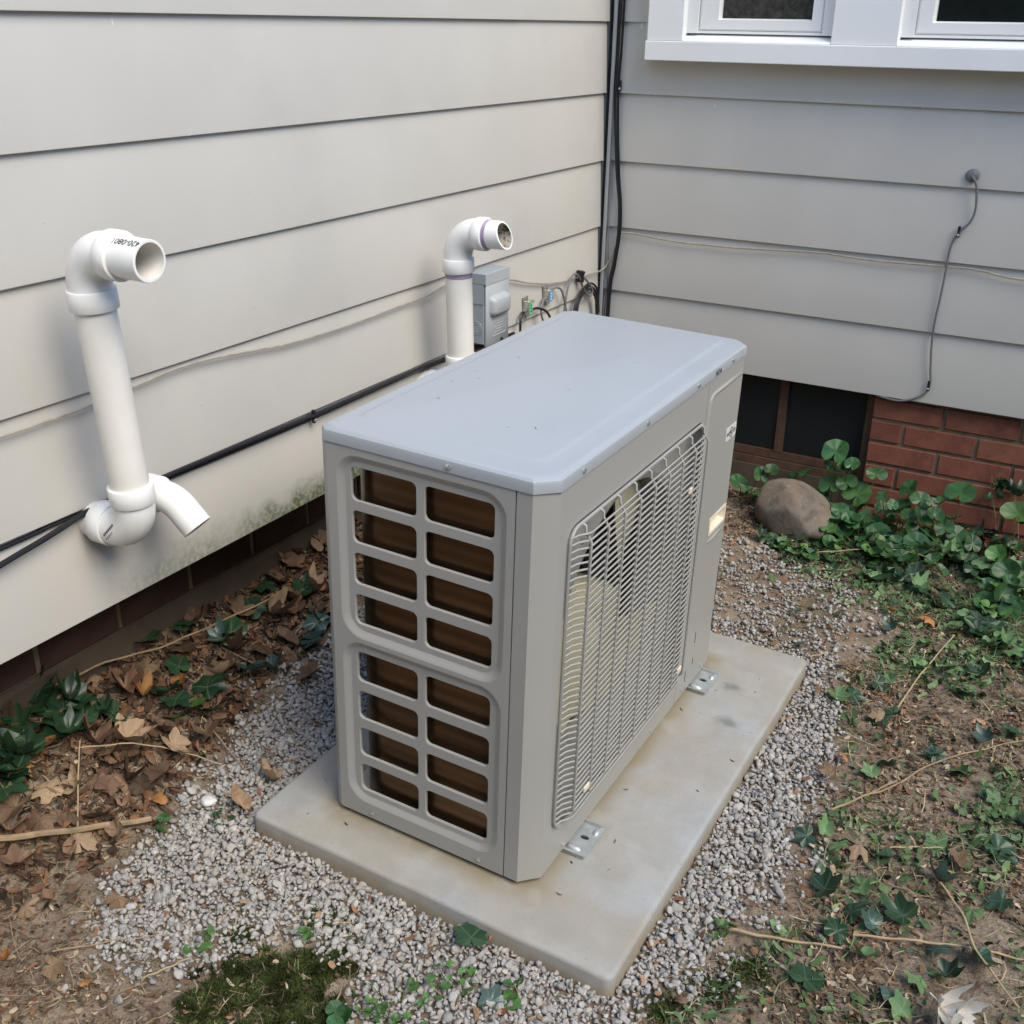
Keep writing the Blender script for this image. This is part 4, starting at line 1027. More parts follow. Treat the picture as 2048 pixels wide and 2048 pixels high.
def slivers(n, x, y, lmin, lmax, wmin, wmax, pal, lift=.004, tilt=.12, curl=.1):
    """thin bent straws, bark strips and leaf crumbs"""
    l = rng.uniform(lmin, lmax, n); w = rng.uniform(wmin, wmax, n); cu = rng.normal(size=n) * curl
    t = np.array([-1, -.33, .33, 1.0])
    vx = t[None] * l[:, None] / 2; off = cu[:, None] * l[:, None] * (t[None] ** 2)
    up = rng.normal(size=n)[:, None] * .15 * l[:, None] * (t[None] ** 2)
    a = np.stack([vx, off - w[:, None] / 2 * (1 - .5 * t[None] ** 2), up], -1); b = np.stack([vx, off + w[:, None] / 2 * (1 - .5 * t[None] ** 2), up + rng.normal(size=n)[:, None] * w[:, None] * .35], -1)
    v = np.concatenate([a, b], 1)
    v = v @ np.transpose(randrot(n, tilt), (0, 2, 1)) + np.stack([x, y, hgt(x, y) + lift + rng.random(n) * .006], 1)[:, None]
    f = np.array([(0, 1, 5, 4), (1, 2, 6, 5), (2, 3, 7, 6)])
    tt = np.array(pal)[rng.integers(0, len(pal), n)] * rng.uniform(.6, 1.3, (n, 1))
    return v, f, tt
BROWN = [(.17, .115, .07), (.26, .18, .11), (.13, .08, .052), (.33, .25, .16), (.21, .12, .07), (.10, .07, .048), (.40, .32, .22)]
GREEN = [(.08, .14, .05), (.13, .20, .08), (.06, .10, .045), (.17, .24, .11), (.10, .15, .08)]
def sample(n, x0, x1, y0, y1, fn):
    X, Y = [], []; c = 0
    while c < n:
        x = rng.uniform(x0, x1, 4 * n); y = rng.uniform(y0, y1, 4 * n); k = rng.random(4 * n) < fn(x, y)
        X.append(x[k]); Y.append(y[k]); c += k.sum()
    return np.concatenate(X)[:n], np.concatenate(Y)[:n]
def offpad(x, y):
    px, py = padloc(x, y); return ~((np.abs(px) < PW / 2 + .004) & (np.abs(py) < PL / 2 + .004))
def litter():
    parts = []
    soil = lambda x, y: offpad(x, y) * np.clip(.06 + (.02 - sdist(GRAV, x, y)) / .08, .05, 1) * np.clip(fbm(x * 7, y * 7, 3) * 2.6 - .45, .12 + .38 * (x < .6), 1) * np.clip(1 - sdist(MOSS, x, y) / .02, .35, 1)
    x, y = sample(19000, -.25, 1.9, -2.85, -.02, soil); parts.append(slivers(19000, x, y, .005, .026, .0012, .005, BROWN))
    x, y = sample(3600, -.25, 1.9, -2.85, -.02, soil); parts.append(slivers(3600, x, y, .03, .09, .0010, .0022, [(.30, .22, .13), (.38, .30, .19), (.22, .16, .10)], tilt=.08))
    x, y = sample(9000, -.25, 1.9, -2.85, -.02, soil); parts.append(slivers(9000, x, y, .006, .020, .004, .011, BROWN + [(.20, .09, .05), (.25, .13, .07)], tilt=.22))
    # soil crumbs
    x, y = sample(16000, -.25, 1.9, -2.85, -.02, soil); s = np.clip(rng.lognormal(math.log(.0028), .45, 16000), .0012, .009)
    v, f = stone_set(x, y, hgt(x, y) + .003, s, 0, .8); parts.append((v, f, np.array([(.13, .085, .055), (.10, .065, .045), (.17, .115, .075), (.20, .15, .10)])[rng.integers(0, 4, 16000)] * rng.uniform(.7, 1.2, (16000, 1))))
    # dark leaf mould under the left wall
    lm = lambda x, y: np.clip((.16 - x) / .1, 0, 1) * (sdist(GRAV, x, y) < .005)
    x, y = sample(3200, -.24, .2, -2.8, -.9, lm); parts.append(slivers(3200, x, y, .012, .035, .006, .018, [(.08, .048, .032), (.13, .07, .042), (.06, .04, .03), (.17, .10, .06), (.20, .10, .05)], lift=.008, tilt=.35))
    big_mesh('leaf_litter', parts, 'litter', smooth=False)
    # green clippings on the right
    gc = lambda x, y: offpad(x, y) * np.clip((sdist(GRAV, x, y) < -.015) * (x > .75) * (.05 + np.clip(fbm(x * 5 + 3, y * 5, 3) * 3.6 - 1.25, 0, 1)) + .9 * np.exp(-((y + .42 - (x - 1.1) * -.35) / .13) ** 2) * (x > .85), 0, 1)
    x, y = sample(3200, .7, 1.9, -2.4, -.15, gc); p2 = [slivers(3200, x, y, .012, .035, .006, .016, GREEN, lift=.006, tilt=.35)]
    x, y = sample(1700, .7, 1.9, -2.4, -.15, gc); p2.append(slivers(1700, x, y, .03, .085, .0012, .0026, GREEN + [(.26, .26, .13)], lift=.008, tilt=.16, curl=.2))
    big_mesh('green_clippings', p2, 'litter', smooth=False)
    # small bits on the gravel
    gg = lambda x, y: offpad(x, y) * (sdist(GRAV, x, y) > 0)
    x, y = sample(420, .0, 1.35, -2.7, -.4, gg); p3 = [slivers(420, x, y, .008, .028, .003, .010, [(.26, .13, .07), (.18, .09, .05), (.30, .18, .10)], lift=.013, tilt=.3)]
    x, y = sample(120, .0, 1.35, -2.7, -.4, gg); p3.append(slivers(120, x, y, .03, .08, .001, .002, [(.34, .25, .15), (.24, .17, .1)], lift=.013, tilt=.12))
    big_mesh('gravel_litter', p3, 'litter', smooth=False)
litter()
def slab_debris():
    n = 50; x = rng.uniform(-PW / 2 + .02, PW / 2 - .02, n); y = rng.uniform(-PL / 2 + .02, PL / 2 - .02, n)
    k = ~((x > -.27) & (x < .20) & (y > -.50) & (y < .46)); x, y = x[k], y[k]; n = len(x)
    v, f, t = slivers(n, x, y, .004, .013, .0009, .003, [(.09, .07, .05), (.14, .09, .06), (.05, .04, .03)], tilt=.05)
    v[:, :, 2] = np.abs(v[:, :, 2] - v[:, :, 2].mean(1, keepdims=True)) * .5 + .0015
    W = v.reshape(-1, 3) @ np.array(E3).T + np.array(padc); big_mesh('slab_debris', [(W.reshape(v.shape), f, t)], 'litter', smooth=False)
    n = 16; x = rng.uniform(-.17, .16, n); y = rng.uniform(-.38, .40, n)
    v, f, t = slivers(n, x, y, .003, .012, .0008, .0016, [(.6, .6, .58), (.15, .12, .09), (.10, .08, .06)], tilt=.03)
    v[:, :, 2] = np.abs(v[:, :, 2] - v[:, :, 2].mean(1, keepdims=True)) * .3 + .8145
    W = v.reshape(-1, 3) @ np.array(E3).T + np.array(unit.location); big_mesh('lid_debris', [(W.reshape(v.shape), f, t)], 'litter', smooth=False)
slab_debris()
def moss():
    fn = lambda x, y: np.clip((sdist(MOSS, x, y) + (fbm(x * 22, y * 22, 3) - .45) * .14 + .002) / .012, 0, 1) * np.clip(fbm(x * 38 + 3, y * 38, 2) * 4 - .75, .06, 1)
    n = 26000; x, y = sample(n, .4, .8, -2.7, -2.28, fn)
    spots = [(.60, -2.29, .02), (.655, -2.325, .02), (.69, -2.35, .018), (.47, -2.40, .02), (.56, -2.30, .018), (1.19, -2.16, .03), (1.24, -2.07, .03), (1.28, -2.0, .03)]
    for cx, cy, r in spots:
        m_ = 900; x = np.concatenate([x, cx + rng.normal(size=m_) * r * .6]); y = np.concatenate([y, cy + rng.normal(size=m_) * r * .6])
    n = len(x)
    h = rng.uniform(.004, .011, n); w = rng.uniform(.0008, .0017, n); a = rng.random(n) * 6.28; ti = rng.normal(size=(n, 2)) * .7
    dx, dy = np.cos(a) * w, np.sin(a) * w
    z0 = hgt(x, y) + (fbm(x * 60, y * 60, 2) - .3) * .02
    P = lambda ax, ay, az: np.stack([ax, ay, az], -1)
    v = np.stack([P(x - dx, y - dy, z0 - .003), P(x + dx, y + dy, z0 - .003), P(x + ti[:, 0] * h * .5 + dx * .8, y + ti[:, 1] * h * .5 + dy * .8, z0 + h * .6), P(x + ti[:, 0] * h, y + ti[:, 1] * h, z0 + h)], 1)
    pal = np.array([(.045, .065, .016), (.055, .08, .02), (.07, .10, .028), (.045, .045, .018), (.10, .115, .04)])
    big_mesh('moss', [(v, np.array([(0, 1, 2), (0, 2, 3)]), pal[rng.integers(0, 5, n)] * (np.clip(fbm(x * 30 + 7, y * 30, 2) * 2.2, .35, 1.25))[:, None])], 'moss', smooth=False)
moss()

# ------------------------------------------------------------------ leaves and plants
def outline(ctrl, n, jag=0.0, seed=0):
    r_ = random.Random(seed); A = [c[0] for c in ctrl] + [ctrl[0][0] + 360]; R = [c[1] for c in ctrl] + [ctrl[0][1]]
    out = []
    for k in range(n):
        a = ctrl[0][0] + 360 * k / n
        i = max(j for j in range(len(A) - 1) if A[j] <= a + 1e-9)
        t = (a - A[i]) / (A[i + 1] - A[i]); r = R[i] + (R[i + 1] - R[i]) * t
        r *= 1 + (r_.uniform(-jag, jag) if jag else 0)
        out.append((r * math.cos(math.radians(a)), r * math.sin(math.radians(a))))
    return out
IVY = [(-90, .14), (-74, .42), (-50, .66), (-30, .76), (-14, .70), (4, .62), (20, .72), (34, .92), (44, .84), (58, .70), (68, .70), (82, 1.0), (90, 1.12), (98, 1.0), (112, .70), (122, .70), (136, .84), (146, .92), (160, .72), (176, .62), (194, .70), (210, .76), (230, .66), (254, .42)]
MAPLE = [(-90, .14), (-74, .50), (-52, .66), (-38, .80), (-24, .74), (-8, .66), (6, .70), (20, .88), (34, 1.04), (44, .88), (54, .74), (64, .62), (74, .84), (84, 1.06), (90, 1.16), (98, 1.02), (108, .80), (117, .62), (128, .78), (140, .94), (148, 1.02), (160, .86), (174, .68), (190, .64), (206, .76), (220, .78), (234, .64), (254, .48)]
OVAL = [(-90, .72), (-60, .62), (-30, .52), (0, .48), (30, .52), (60, .66), (90, .98), (120, .66), (150, .52), (180, .48), (210, .52), (240, .62)]
ROUND = [(-90, .10), (-80, .55), (-66, .86), (-40, 1.0), (0, 1.0), (40, .97), (75, .98), (90, 1.03), (105, .98), (140, .97), (180, 1.0), (220, 1.0), (246, .86), (260, .55)]
def leaf_mesh(name, ctrl, n, jag, seed, curl, fold, wav, m):
    r_ = random.Random(seed); O = outline(ctrl, n, jag, seed); rings = (.33, .68, 1.0)
    v = [(0, 0, 0)]
    ph = r_.uniform(0, 6.28); cx, cy = r_.uniform(-1, 1), r_.uniform(-1, 1)
    for q_ in rings:
        for (x, y) in O:
            x, y = x * q_, y * q_; rr = math.hypot(x, y); an = math.atan2(y, x)
            z = curl * rr * rr * (1 + .6 * (cx * x + cy * y)) + fold * abs(x) + wav * rr * math.sin(3 * an + ph) + wav * .6 * rr * math.sin(7 * an + ph * 2)
            v.append((x, y, z))
    f = [(0, 1 + k, 1 + (k + 1) % n) for k in range(n)]
    for i in range(len(rings) - 1):
        for k in range(n):
            l = (k + 1) % n; a = 1 + i * n; b_ = 1 + (i + 1) * n; f.append((a + k, b_ + k, b_ + l, a + l))
    me = bpy.data.meshes.new(name); me.from_pydata(v, [], f); me.shade_smooth(); me.materials.append(MATS[m]); return me
# object-space leaf size is 1 unit = blade length; veins are scaled with it, so bake the real size in
def sized(me, s):
    me.transform(Matrix.Scale(s, 4)); return me
IV = {k: [sized(leaf_mesh('leaf', IVY, 44, .03, 10 + i, -.25 + .2 * i, .18, .05, k), .030) for i in range(4)] for k in ('ivy_dark', 'ivy_pale', 'ivy_blue')}
RO = {k: [sized(leaf_mesh('leaf', ROUND, 36, .015, 40 + i, .22 - .25 * (i % 2), .16, .04, k), .030) for i in range(4)] for k in ('round_leaf', 'round_leaf_light')}
DR = {k: [sized(leaf_mesh('leaf', c, 40, j, 70 + i + 13 * len(k), cu, fo, .17, k), .040) for i, (c, j, cu, fo) in enumerate(((MAPLE, .07, .7, .35), (MAPLE, .09, -.8, -.25), (MAPLE, .07, 1.2, .7), (OVAL, .05, .7, .7), (OVAL, .04, -.8, .35)))] for k in ('dry_leaf', 'dry_leaf_orange', 'dry_leaf_tan')}

def put_leaf(par, me, p, yaw, pitch, roll, s, name='leaf'):
    o = link(name, me, par); o.location = p; o.rotation_euler = (pitch, roll, yaw); o.scale = (s, s, s); return o
def plant(name, label, cat, base, leaves, stem_m='stem', group=None, stem_r=.0014, runner=None):
    """leaves: list of (mesh, world point, yaw, pitch, roll, scale)"""
    base = Vector(base); t = thing(name, label, cat, base, group=group); mb = MB(); any_ = False
    for me, p, yaw, pi_, ro, s in leaves:
        p = Vector(p); o_ = put_leaf(t, me, p - base, yaw, pi_, ro, s); o_.scale = (s * rnd.uniform(.85, 1.12), s * rnd.uniform(.88, 1.12), s * rnd.uniform(.7, 1.9))
        b0 = Vector((base.x + (p.x - base.x) * .35, base.y + (p.y - base.y) * .35, 0)); b0.z = hz(b0.x, b0.y) - .004
        if runner is not None:
            i = min(range(len(runner)), key=lambda j: (Vector(runner[j]) - p).length); b0 = Vector(runner[i])
        midp = b0.lerp(p, .5); midp.z += .006; midp.x += rnd.uniform(-.006, .006)
        if (p - b0).length > .006:
            mb.tube([q_ - base for q_ in catmull([b0, midp, p - Vector((0, 0, .001))], 3)], stem_r, 5, cap=False); any_ = True
    if runner is not None:
        mb.tube([q_ - base for q_ in catmull(runner, 4)], stem_r * 1.4, 6); any_ = True
    if any_: mb.build('stem', MATS[stem_m], t, fix=False)
    return t
def lf(me, p, s=1.0, up=.5, yaw=None):
    """leaf tilted towards the viewer by up (radians)"""
    return (me, p, rnd.uniform(-3.1, 3.1) if yaw is None else yaw, up + rnd.uniform(-.25, .25), rnd.uniform(-.35, .35), s * rnd.uniform(.85, 1.15))
# round-leaved plants behind the slab: hero leaves from the photograph, then filler
ch = rnd.choice
RLs = lambda light=.2: ch(RO['round_leaf_light' if rnd.random() < light else 'round_leaf'])
def rplant(label, base, pts, s=1.0, extra=6, spread=.07, hmax=.07):
    ls = [lf(RLs(.12), (x, y, z), s * sc, .75, rnd.uniform(-.8, .8)) for x, y, z, sc in pts]
    for k in range(extra):
        a = rnd.uniform(0, 6.28); r = spread * math.sqrt(rnd.random()); x, y = base[0] + r * math.cos(a), min(base[1] + r * math.sin(a) * .8, .0)
        ls.append(lf(RLs(.25), (x, y, hz(x, y) + rnd.uniform(.012, hmax)), s * rnd.uniform(.45, .95), .45))
    plant('round_leaved_plant', label, 'plant', (base[0], base[1], hz(*base)), ls)
rplant('tallest round-leaved green plant standing before the basement window, one leaf holed', (.91, -.10), [(.90, -.12, .285, 1.55), (.955, -.12, .255, .95), (.93, -.11, .235, 1.0), (.882, -.12, .226, .85), (.897, -.12, .175, 1.25), (.947, -.12, .19, .9), (.874, -.12, .125, .95)], extra=5)
rplant('round-leaved plant with one large heart leaf in front of the window jamb', (.99, -.13), [(.987, -.13, .162, 1.45), (1.029, -.10, .229, 1.15)], extra=8)
rplant('round-leaved plant at the far left of the bed, beside the heat pump edge', (.61, -.10), [(.598, -.12, .115, 1.0), (.669, -.12, .158, 1.1), (.701, -.11, .176, .95)], extra=5)
rplant('low round-leaved plant left of the boulder top, under the window ledge', (.745, -.07), [(.769, -.10, .160, .95), (.75, -.09, .135, 1.0), (.80, -.06, .17, .8), (.705, -.10, .105, 1.25)], extra=5)
rplant('round-leaved plant with a dark broad leaf against the lowest bricks', (1.13, -.12), [(1.133, -.10, .203, 1.25), (1.175, -.11, .178, 1.1), (1.132, -.12, .160, .8), (1.097, -.13, .150, .65), (1.06, -.12, .168, .6)], extra=9)
rplant('bushy light green plant of stacked round leaves in the middle of the bed', (1.20, -.16), [(1.153, -.15, .13, .95), (1.19, -.15, .135, 1.15), (1.238, -.12, .19, .75), (1.21, -.13, .185, .7), (1.225, -.15, .155, .8), (1.172, -.18, .10, 1.0), (1.262, -.16, .125, 1.3)], extra=9)
rplant('round-leaved plant with a big pale single leaf beside the ivy on the bricks', (1.29, -.09), [(1.283, -.10, .222, 1.55)], extra=5)
rplant('low round-leaved plant spreading in front of the boulder, right side', (1.05, -.24), [(1.057, -.14, .078, 1.1), (1.01, -.17, .085, .85), (1.08, -.19, .07, 1.2), (.98, -.22, .06, 1.0), (1.12, -.24, .06, 1.1)], extra=24, spread=.13)
rplant('low round-leaved plant spreading round the orange crumpled bloom', (1.18, -.27), [(1.2, -.22, .08, 1.4), (1.15, -.28, .06, 1.1)], extra=22, spread=.13)
rplant('sprawling round-leaved plant in front of the boulder foot', (.93, -.33), [(.955, -.30, .055, .8)], extra=20, spread=.12, hmax=.035)
rplant('upright round-leaved plant at the right picture edge below the bricks', (1.44, -.10), [(1.452, -.10, .19, 1.35), (1.43, -.22, .10, 1.2), (1.45, -.26, .075, 1.3)], extra=6)
rplant('yellow green round-leaved plant low at the right edge of the picture', (1.46, -.42), [(1.425, -.36, .06, .95), (1.47, -.40, .06, 1.0), (1.50, -.46, .05, .9)], extra=18, spread=.12, hmax=.05)
rplant('dark round-leaved plant crowded between the boulder and the big heart leaf', (.97, -.20), [(.95, -.18, .12, 1.0), (.99, -.2, .10, 1.1), (1.03, -.19, .12, .95)], extra=18, spread=.09, hmax=.08)
rplant('dark round-leaved plant crowded under the brick corner of the window', (1.09, -.09), [(1.06, -.1, .12, 1.0), (1.12, -.08, .13, 1.0)], extra=18, spread=.09, hmax=.09)
rplant('dark round-leaved plant crowded before the ivy on the bricks', (1.31, -.16), [(1.30, -.16, .11, 1.1), (1.35, -.18, .10, 1.0)], extra=18, spread=.10, hmax=.08)
rplant('pale round-leaved plant among the clippings at the right edge', (1.50, -.30), [(1.47, -.30, .09, 1.1), (1.53, -.33, .08, 1.0)], extra=18, spread=.12, hmax=.07)
# ivy climbing and trailing on the right
def trail(pts): return [tuple(q_) for q_ in catmull(pts, 3)]
def ivy(label, runner, n, mats, s=1.0, off=.03, lift=(.008, .03), stem_m='stem_brown', group=None, wallside=False):
    R_ = trail(runner); ls = []
    for k in range(n):
        b0 = Vector(rnd.choice(R_)); a = rnd.uniform(0, 6.28); p = b0 + Vector((math.cos(a) * off * rnd.random(), math.sin(a) * off * rnd.random(), 0))
        if wallside: p = b0 + Vector((rnd.uniform(-off, off), -.01 - .02 * rnd.random(), rnd.uniform(-off, off) * .6))
        else: p.z = max(hz(p.x, p.y), b0.z - .01) + rnd.uniform(*lift)
        ls.append(lf(ch(IV[ch(mats)]), p, s, 1.15 if wallside else .35, rnd.uniform(-3.1, 3.1) if not wallside else math.pi + rnd.uniform(-.6, .6)))
    return plant('ivy_vine', label, 'ivy', (R_[0][0], R_[0][1], hz(R_[0][0], R_[0][1])), ls, stem_m, group, .0011, R_)
G_ = lambda x, y, dz=.006: (x, y, hz(x, y) + dz)
ivy('ivy vine with bright young leaves climbing the bricks at the right', [(1.40, -.02, .05), (1.385, .012, .12), (1.36, .018, .19), (1.35, .018, .25)], 9, ['ivy_dark', 'ivy_pale'], .62, .03, wallside=True)
ivy('dark ivy vine on the bricks at the right picture edge', [(1.47, -.02, .04), (1.45, .012, .12), (1.425, .018, .20), (1.42, .018, .24)], 10, ['ivy_dark'], .7, .035, wallside=True)
ivy('dark ivy trailing at the foot of the bricks, right of the round leaves', [G_(1.27, -.07), G_(1.33, -.10), G_(1.38, -.08), G_(1.44, -.09)], 34, ['ivy_dark'], 1.0, .05, (.02, .09))
ivy('dense dark ivy runner in front of the round leaves at the right', [G_(1.24, -.22), G_(1.32, -.2), G_(1.40, -.24), G_(1.5, -.22)], 34, ['ivy_dark', 'ivy_dark', 'ivy_pale'], 1.15, .05, (.015, .06))
ivy('ivy runner with pale cut leaves along the middle of the clippings', [G_(1.10, -.42), G_(1.2, -.40), G_(1.3, -.45), G_(1.42, -.50)], 28, ['ivy_pale', 'ivy_dark'], 1.1, .05, (.008, .035))
ivy('ivy runner lying flat at the right edge below the yellow green plant', [G_(1.36, -.58), G_(1.45, -.56), G_(1.55, -.66), G_(1.66, -.7)], 28, ['ivy_dark', 'ivy_pale'], 1.1, .06, (.008, .035))
ivy('ivy runner under the boulder along the edge of the gravel', [G_(.72, -.34), G_(.80, -.37), G_(.90, -.40), G_(1.0, -.42)], 14, ['round' if 0 else 'ivy_dark', 'ivy_pale'], .95, .035, (.006, .025))
# cut ivy leaves strewn over the soil on the right
SPR = [(1.372, -1.981, 'ivy_dark', 1.5), (1.524, -1.613, 'ivy_blue', 1.15), (1.389, -1.842, 'ivy_dark', 1.3), (1.486, -1.745, 'ivy_dark', 1.2), (1.341, -1.75, 'ivy_dark', 1.25), (1.401, -1.709, 'ivy_pale', .9), (1.445, -1.876, 'ivy_pale', 1.1), (1.612, -1.462, 'ivy_dark', 1.4),
       (1.446, -1.212, 'ivy_dark', 1.0), (1.359, -1.313, 'ivy_dark', 1.0), (1.336, -1.352, 'ivy_pale', .9), (1.509, -1.243, 'ivy_pale', .9), (1.297, -1.589, 'ivy_pale', .9), (1.535, -1.882, 'ivy_pale', .9), (1.596, -1.663, 'ivy_pale', .9), (1.64, -1.614, 'ivy_dark', 1.0), (1.507, -1.943, 'ivy_blue', .9), (1.529, -1.965, 'ivy_pale', 1.0), (1.552, -1.803, 'ivy_blue', 1.2),
       (1.309, -1.133, 'ivy_dark', 1.2), (1.33, -1.106, 'ivy_dark', 1.1), (1.447, -1.201, 'ivy_blue', 1.1), (1.479, -.794, 'ivy_dark', 1.2), (1.45, -.915, 'ivy_dark', 1.1), (1.35, -.851, 'ivy_pale', .9), (1.264, -.99, 'ivy_dark', 1.0), (1.291, -.965, 'ivy_pale', 1.0), (1.19, -1.088, 'ivy_pale', 1.1), (1.047, -.9, 'ivy_blue', .9), (.987, -.745, 'ivy_blue', .8), (1.498, -1.242, 'ivy_pale', 1.0), (1.532, -1.095, 'ivy_blue', 1.0), (1.578, -1.031, 'ivy_dark', 1.0), (1.415, -.804, 'ivy_pale', .9),
       (1.22, -1.07, 'ivy_dark', 1.2), (1.27, -1.62, 'ivy_dark', .9), (1.33, -1.62, 'ivy_pale', .9), (1.43, -1.60, 'ivy_dark', .9), (1.50, -1.50, 'ivy_pale', 1.0), (1.44, -1.79, 'ivy_blue', 1.0), (1.40, -1.78, 'ivy_dark', 1.2), (1.62, -1.78, 'ivy_dark', 1.2), (1.58, -1.85, 'ivy_dark', 1.0), (1.66, -1.35, 'ivy_dark', 1.1), (1.58, -1.3, 'ivy_pale', .9), (1.24, -.7, 'ivy_blue', .9), (1.33, -.72, 'ivy_pale', 1.0), (1.47, -.66, 'ivy_pale', 1.1), (1.10, -2.33, 'ivy_blue', 1.2), (.93, -2.30, 'ivy_blue', 1.0)]
SPECIAL = {0: 'large dark ivy leaf alone on bare soil, lower right of the near slab corner', 1: 'blue green ivy leaf with pale veins near the right picture edge', 48: 'dull ivy leaf half buried in the gravel below the near slab corner'}
ivy_list = []
for i, (x, y, k, s) in enumerate(SPR):
    me = ch(IV[k]); o = link('ivy_leaf', me); o.location = (x, y, hz(x, y) + .012 + rnd.uniform(0, .008)); o.rotation_euler = (rnd.uniform(-.5, .7), rnd.uniform(-.55, .55), rnd.uniform(-3.1, 3.1)); o.scale = (s * rnd.uniform(.8, 1.15), s * rnd.uniform(.9, 1.2), s * rnd.uniform(.8, 2.2))
    tag(o, SPECIAL.get(i), 'leaf')
    if i not in SPECIAL:
        zy = 'near the bottom edge' if y < -1.8 else 'beside the near slab half' if y < -1.45 else 'beside the slab middle' if y < -1.0 else 'by the far slab corner'
        zx = 'at the gravel border' if x < 1.33 else 'on bare soil' if x < 1.5 else 'near the right picture edge'
        ivy_list.append((o, '%s ivy leaf %s, %s' % ({'ivy_dark': 'dark green', 'ivy_pale': 'pale green', 'ivy_blue': 'dull bluish'}[k], zx, zy), 'cut ivy leaves on the right'))
o = put_leaf(None, IV['ivy_dark'][1], (.835, -2.21, hz(.835, -2.21) + .028), .6, .1, .1, 1.35, 'ivy_leaf')
tag(o, 'flat grey green ivy leaf lying on the gravel in front of the slab', 'leaf')
# ivy under the left wall
LV = [[(-.26, -2.25), (-.28, -2.18), (-.14, -2.24), (-.10, -2.23), (-.08, -2.17)], [(-.09, -2.42), (-.13, -2.38), (-.10, -2.29), (-.16, -2.34)], [(-.054, -2.04), (-.02, -2.05), (-.018, -1.96), (-.09, -1.97)], [(.01, -1.85), (.03, -1.80), (-.085, -1.84)], [(-.27, -1.98), (-.2, -1.95), (-.15, -1.9)]]
LVL = ['dark ivy patch under the left wall near the picture edge', 'dark ivy patch at the left picture edge among dry leaves', 'dark veined ivy leaves in the middle of the dry leaf bed', 'bluish ivy leaves at the edge of the left gravel', 'shaded ivy clump against the footing of the left wall']
for i, (P_, lab) in enumerate(zip(LV, LVL)):
    ru = [G_(x, y, .015) for x, y in P_]; ls = []
    for (x, y) in P_:
        for e in range(2 if i < 2 or i == 4 else 1):
            xx, yy = x + rnd.uniform(-.03, .03) * e, y + rnd.uniform(-.03, .03) * e
            ls.append(lf(ch(IV['ivy_blue' if i == 3 else 'ivy_dark']), (xx, yy, hz(xx, yy) + rnd.uniform(.03, .05)), 1.55 if i != 4 else 1.1, .3))
    plant('ivy_vine', lab, 'ivy', ru[0], ls, 'stem_brown', None, .0014, trail(ru))
for lab, pts in (('dark ivy heap at the left picture edge above the stick', [(-.12, -2.46), (-.09, -2.43), (-.13, -2.40), (-.16, -2.41)]), ('dark ivy leaves between the orange leaf and the wall footing', [(-.2, -2.30), (-.17, -2.27), (-.22, -2.24), (-.16, -2.21)]), ('scattered dark ivy leaves by the vine stem near the heat pump', [(-.10, -1.83), (-.12, -1.72), (-.13, -1.60), (-.09, -1.55)])):
    ru = [G_(x, y, .02) for x, y in pts]
    ls = [lf(ch(IV['ivy_dark']), (x + rnd.uniform(-.025, .025), y + rnd.uniform(-.025, .025), hz(x, y) + rnd.uniform(.03, .055)), 1.5, .3) for x, y in pts for e in range(3 if y < -2.0 else 1)]
    plant('ivy_vine', lab, 'ivy', ru[0], ls, 'stem_brown', None, .0014, trail(ru))
plant('ivy_vine', 'two frosty blue ivy leaves beside the left edge of the heat pump', 'ivy', G_(.01, -1.60), [lf(IV['ivy_blue'][0], (.004, -1.60, .125), 1.5, .3, .3), lf(IV['ivy_blue'][1], (.03, -1.66, .11), 1.5, .3, -.5)], 'stem_brown', None, .0014, trail([G_(-.03, -1.56), G_(.0, -1.6), G_(.03, -1.65)]))
plant('seedling', 'bright green seedling beside the dark ivy in the dry leaf bed', 'plant', G_(.01, -2.01), [lf(RO['round_leaf_light'][0], (.0, -2.015, .115), .8, .4), lf(RO['round_leaf_light'][1], (.03, -1.995, .105), .95, .4), lf(RO['round_leaf_light'][2], (-.01, -2.07, .11), .55, .4)])
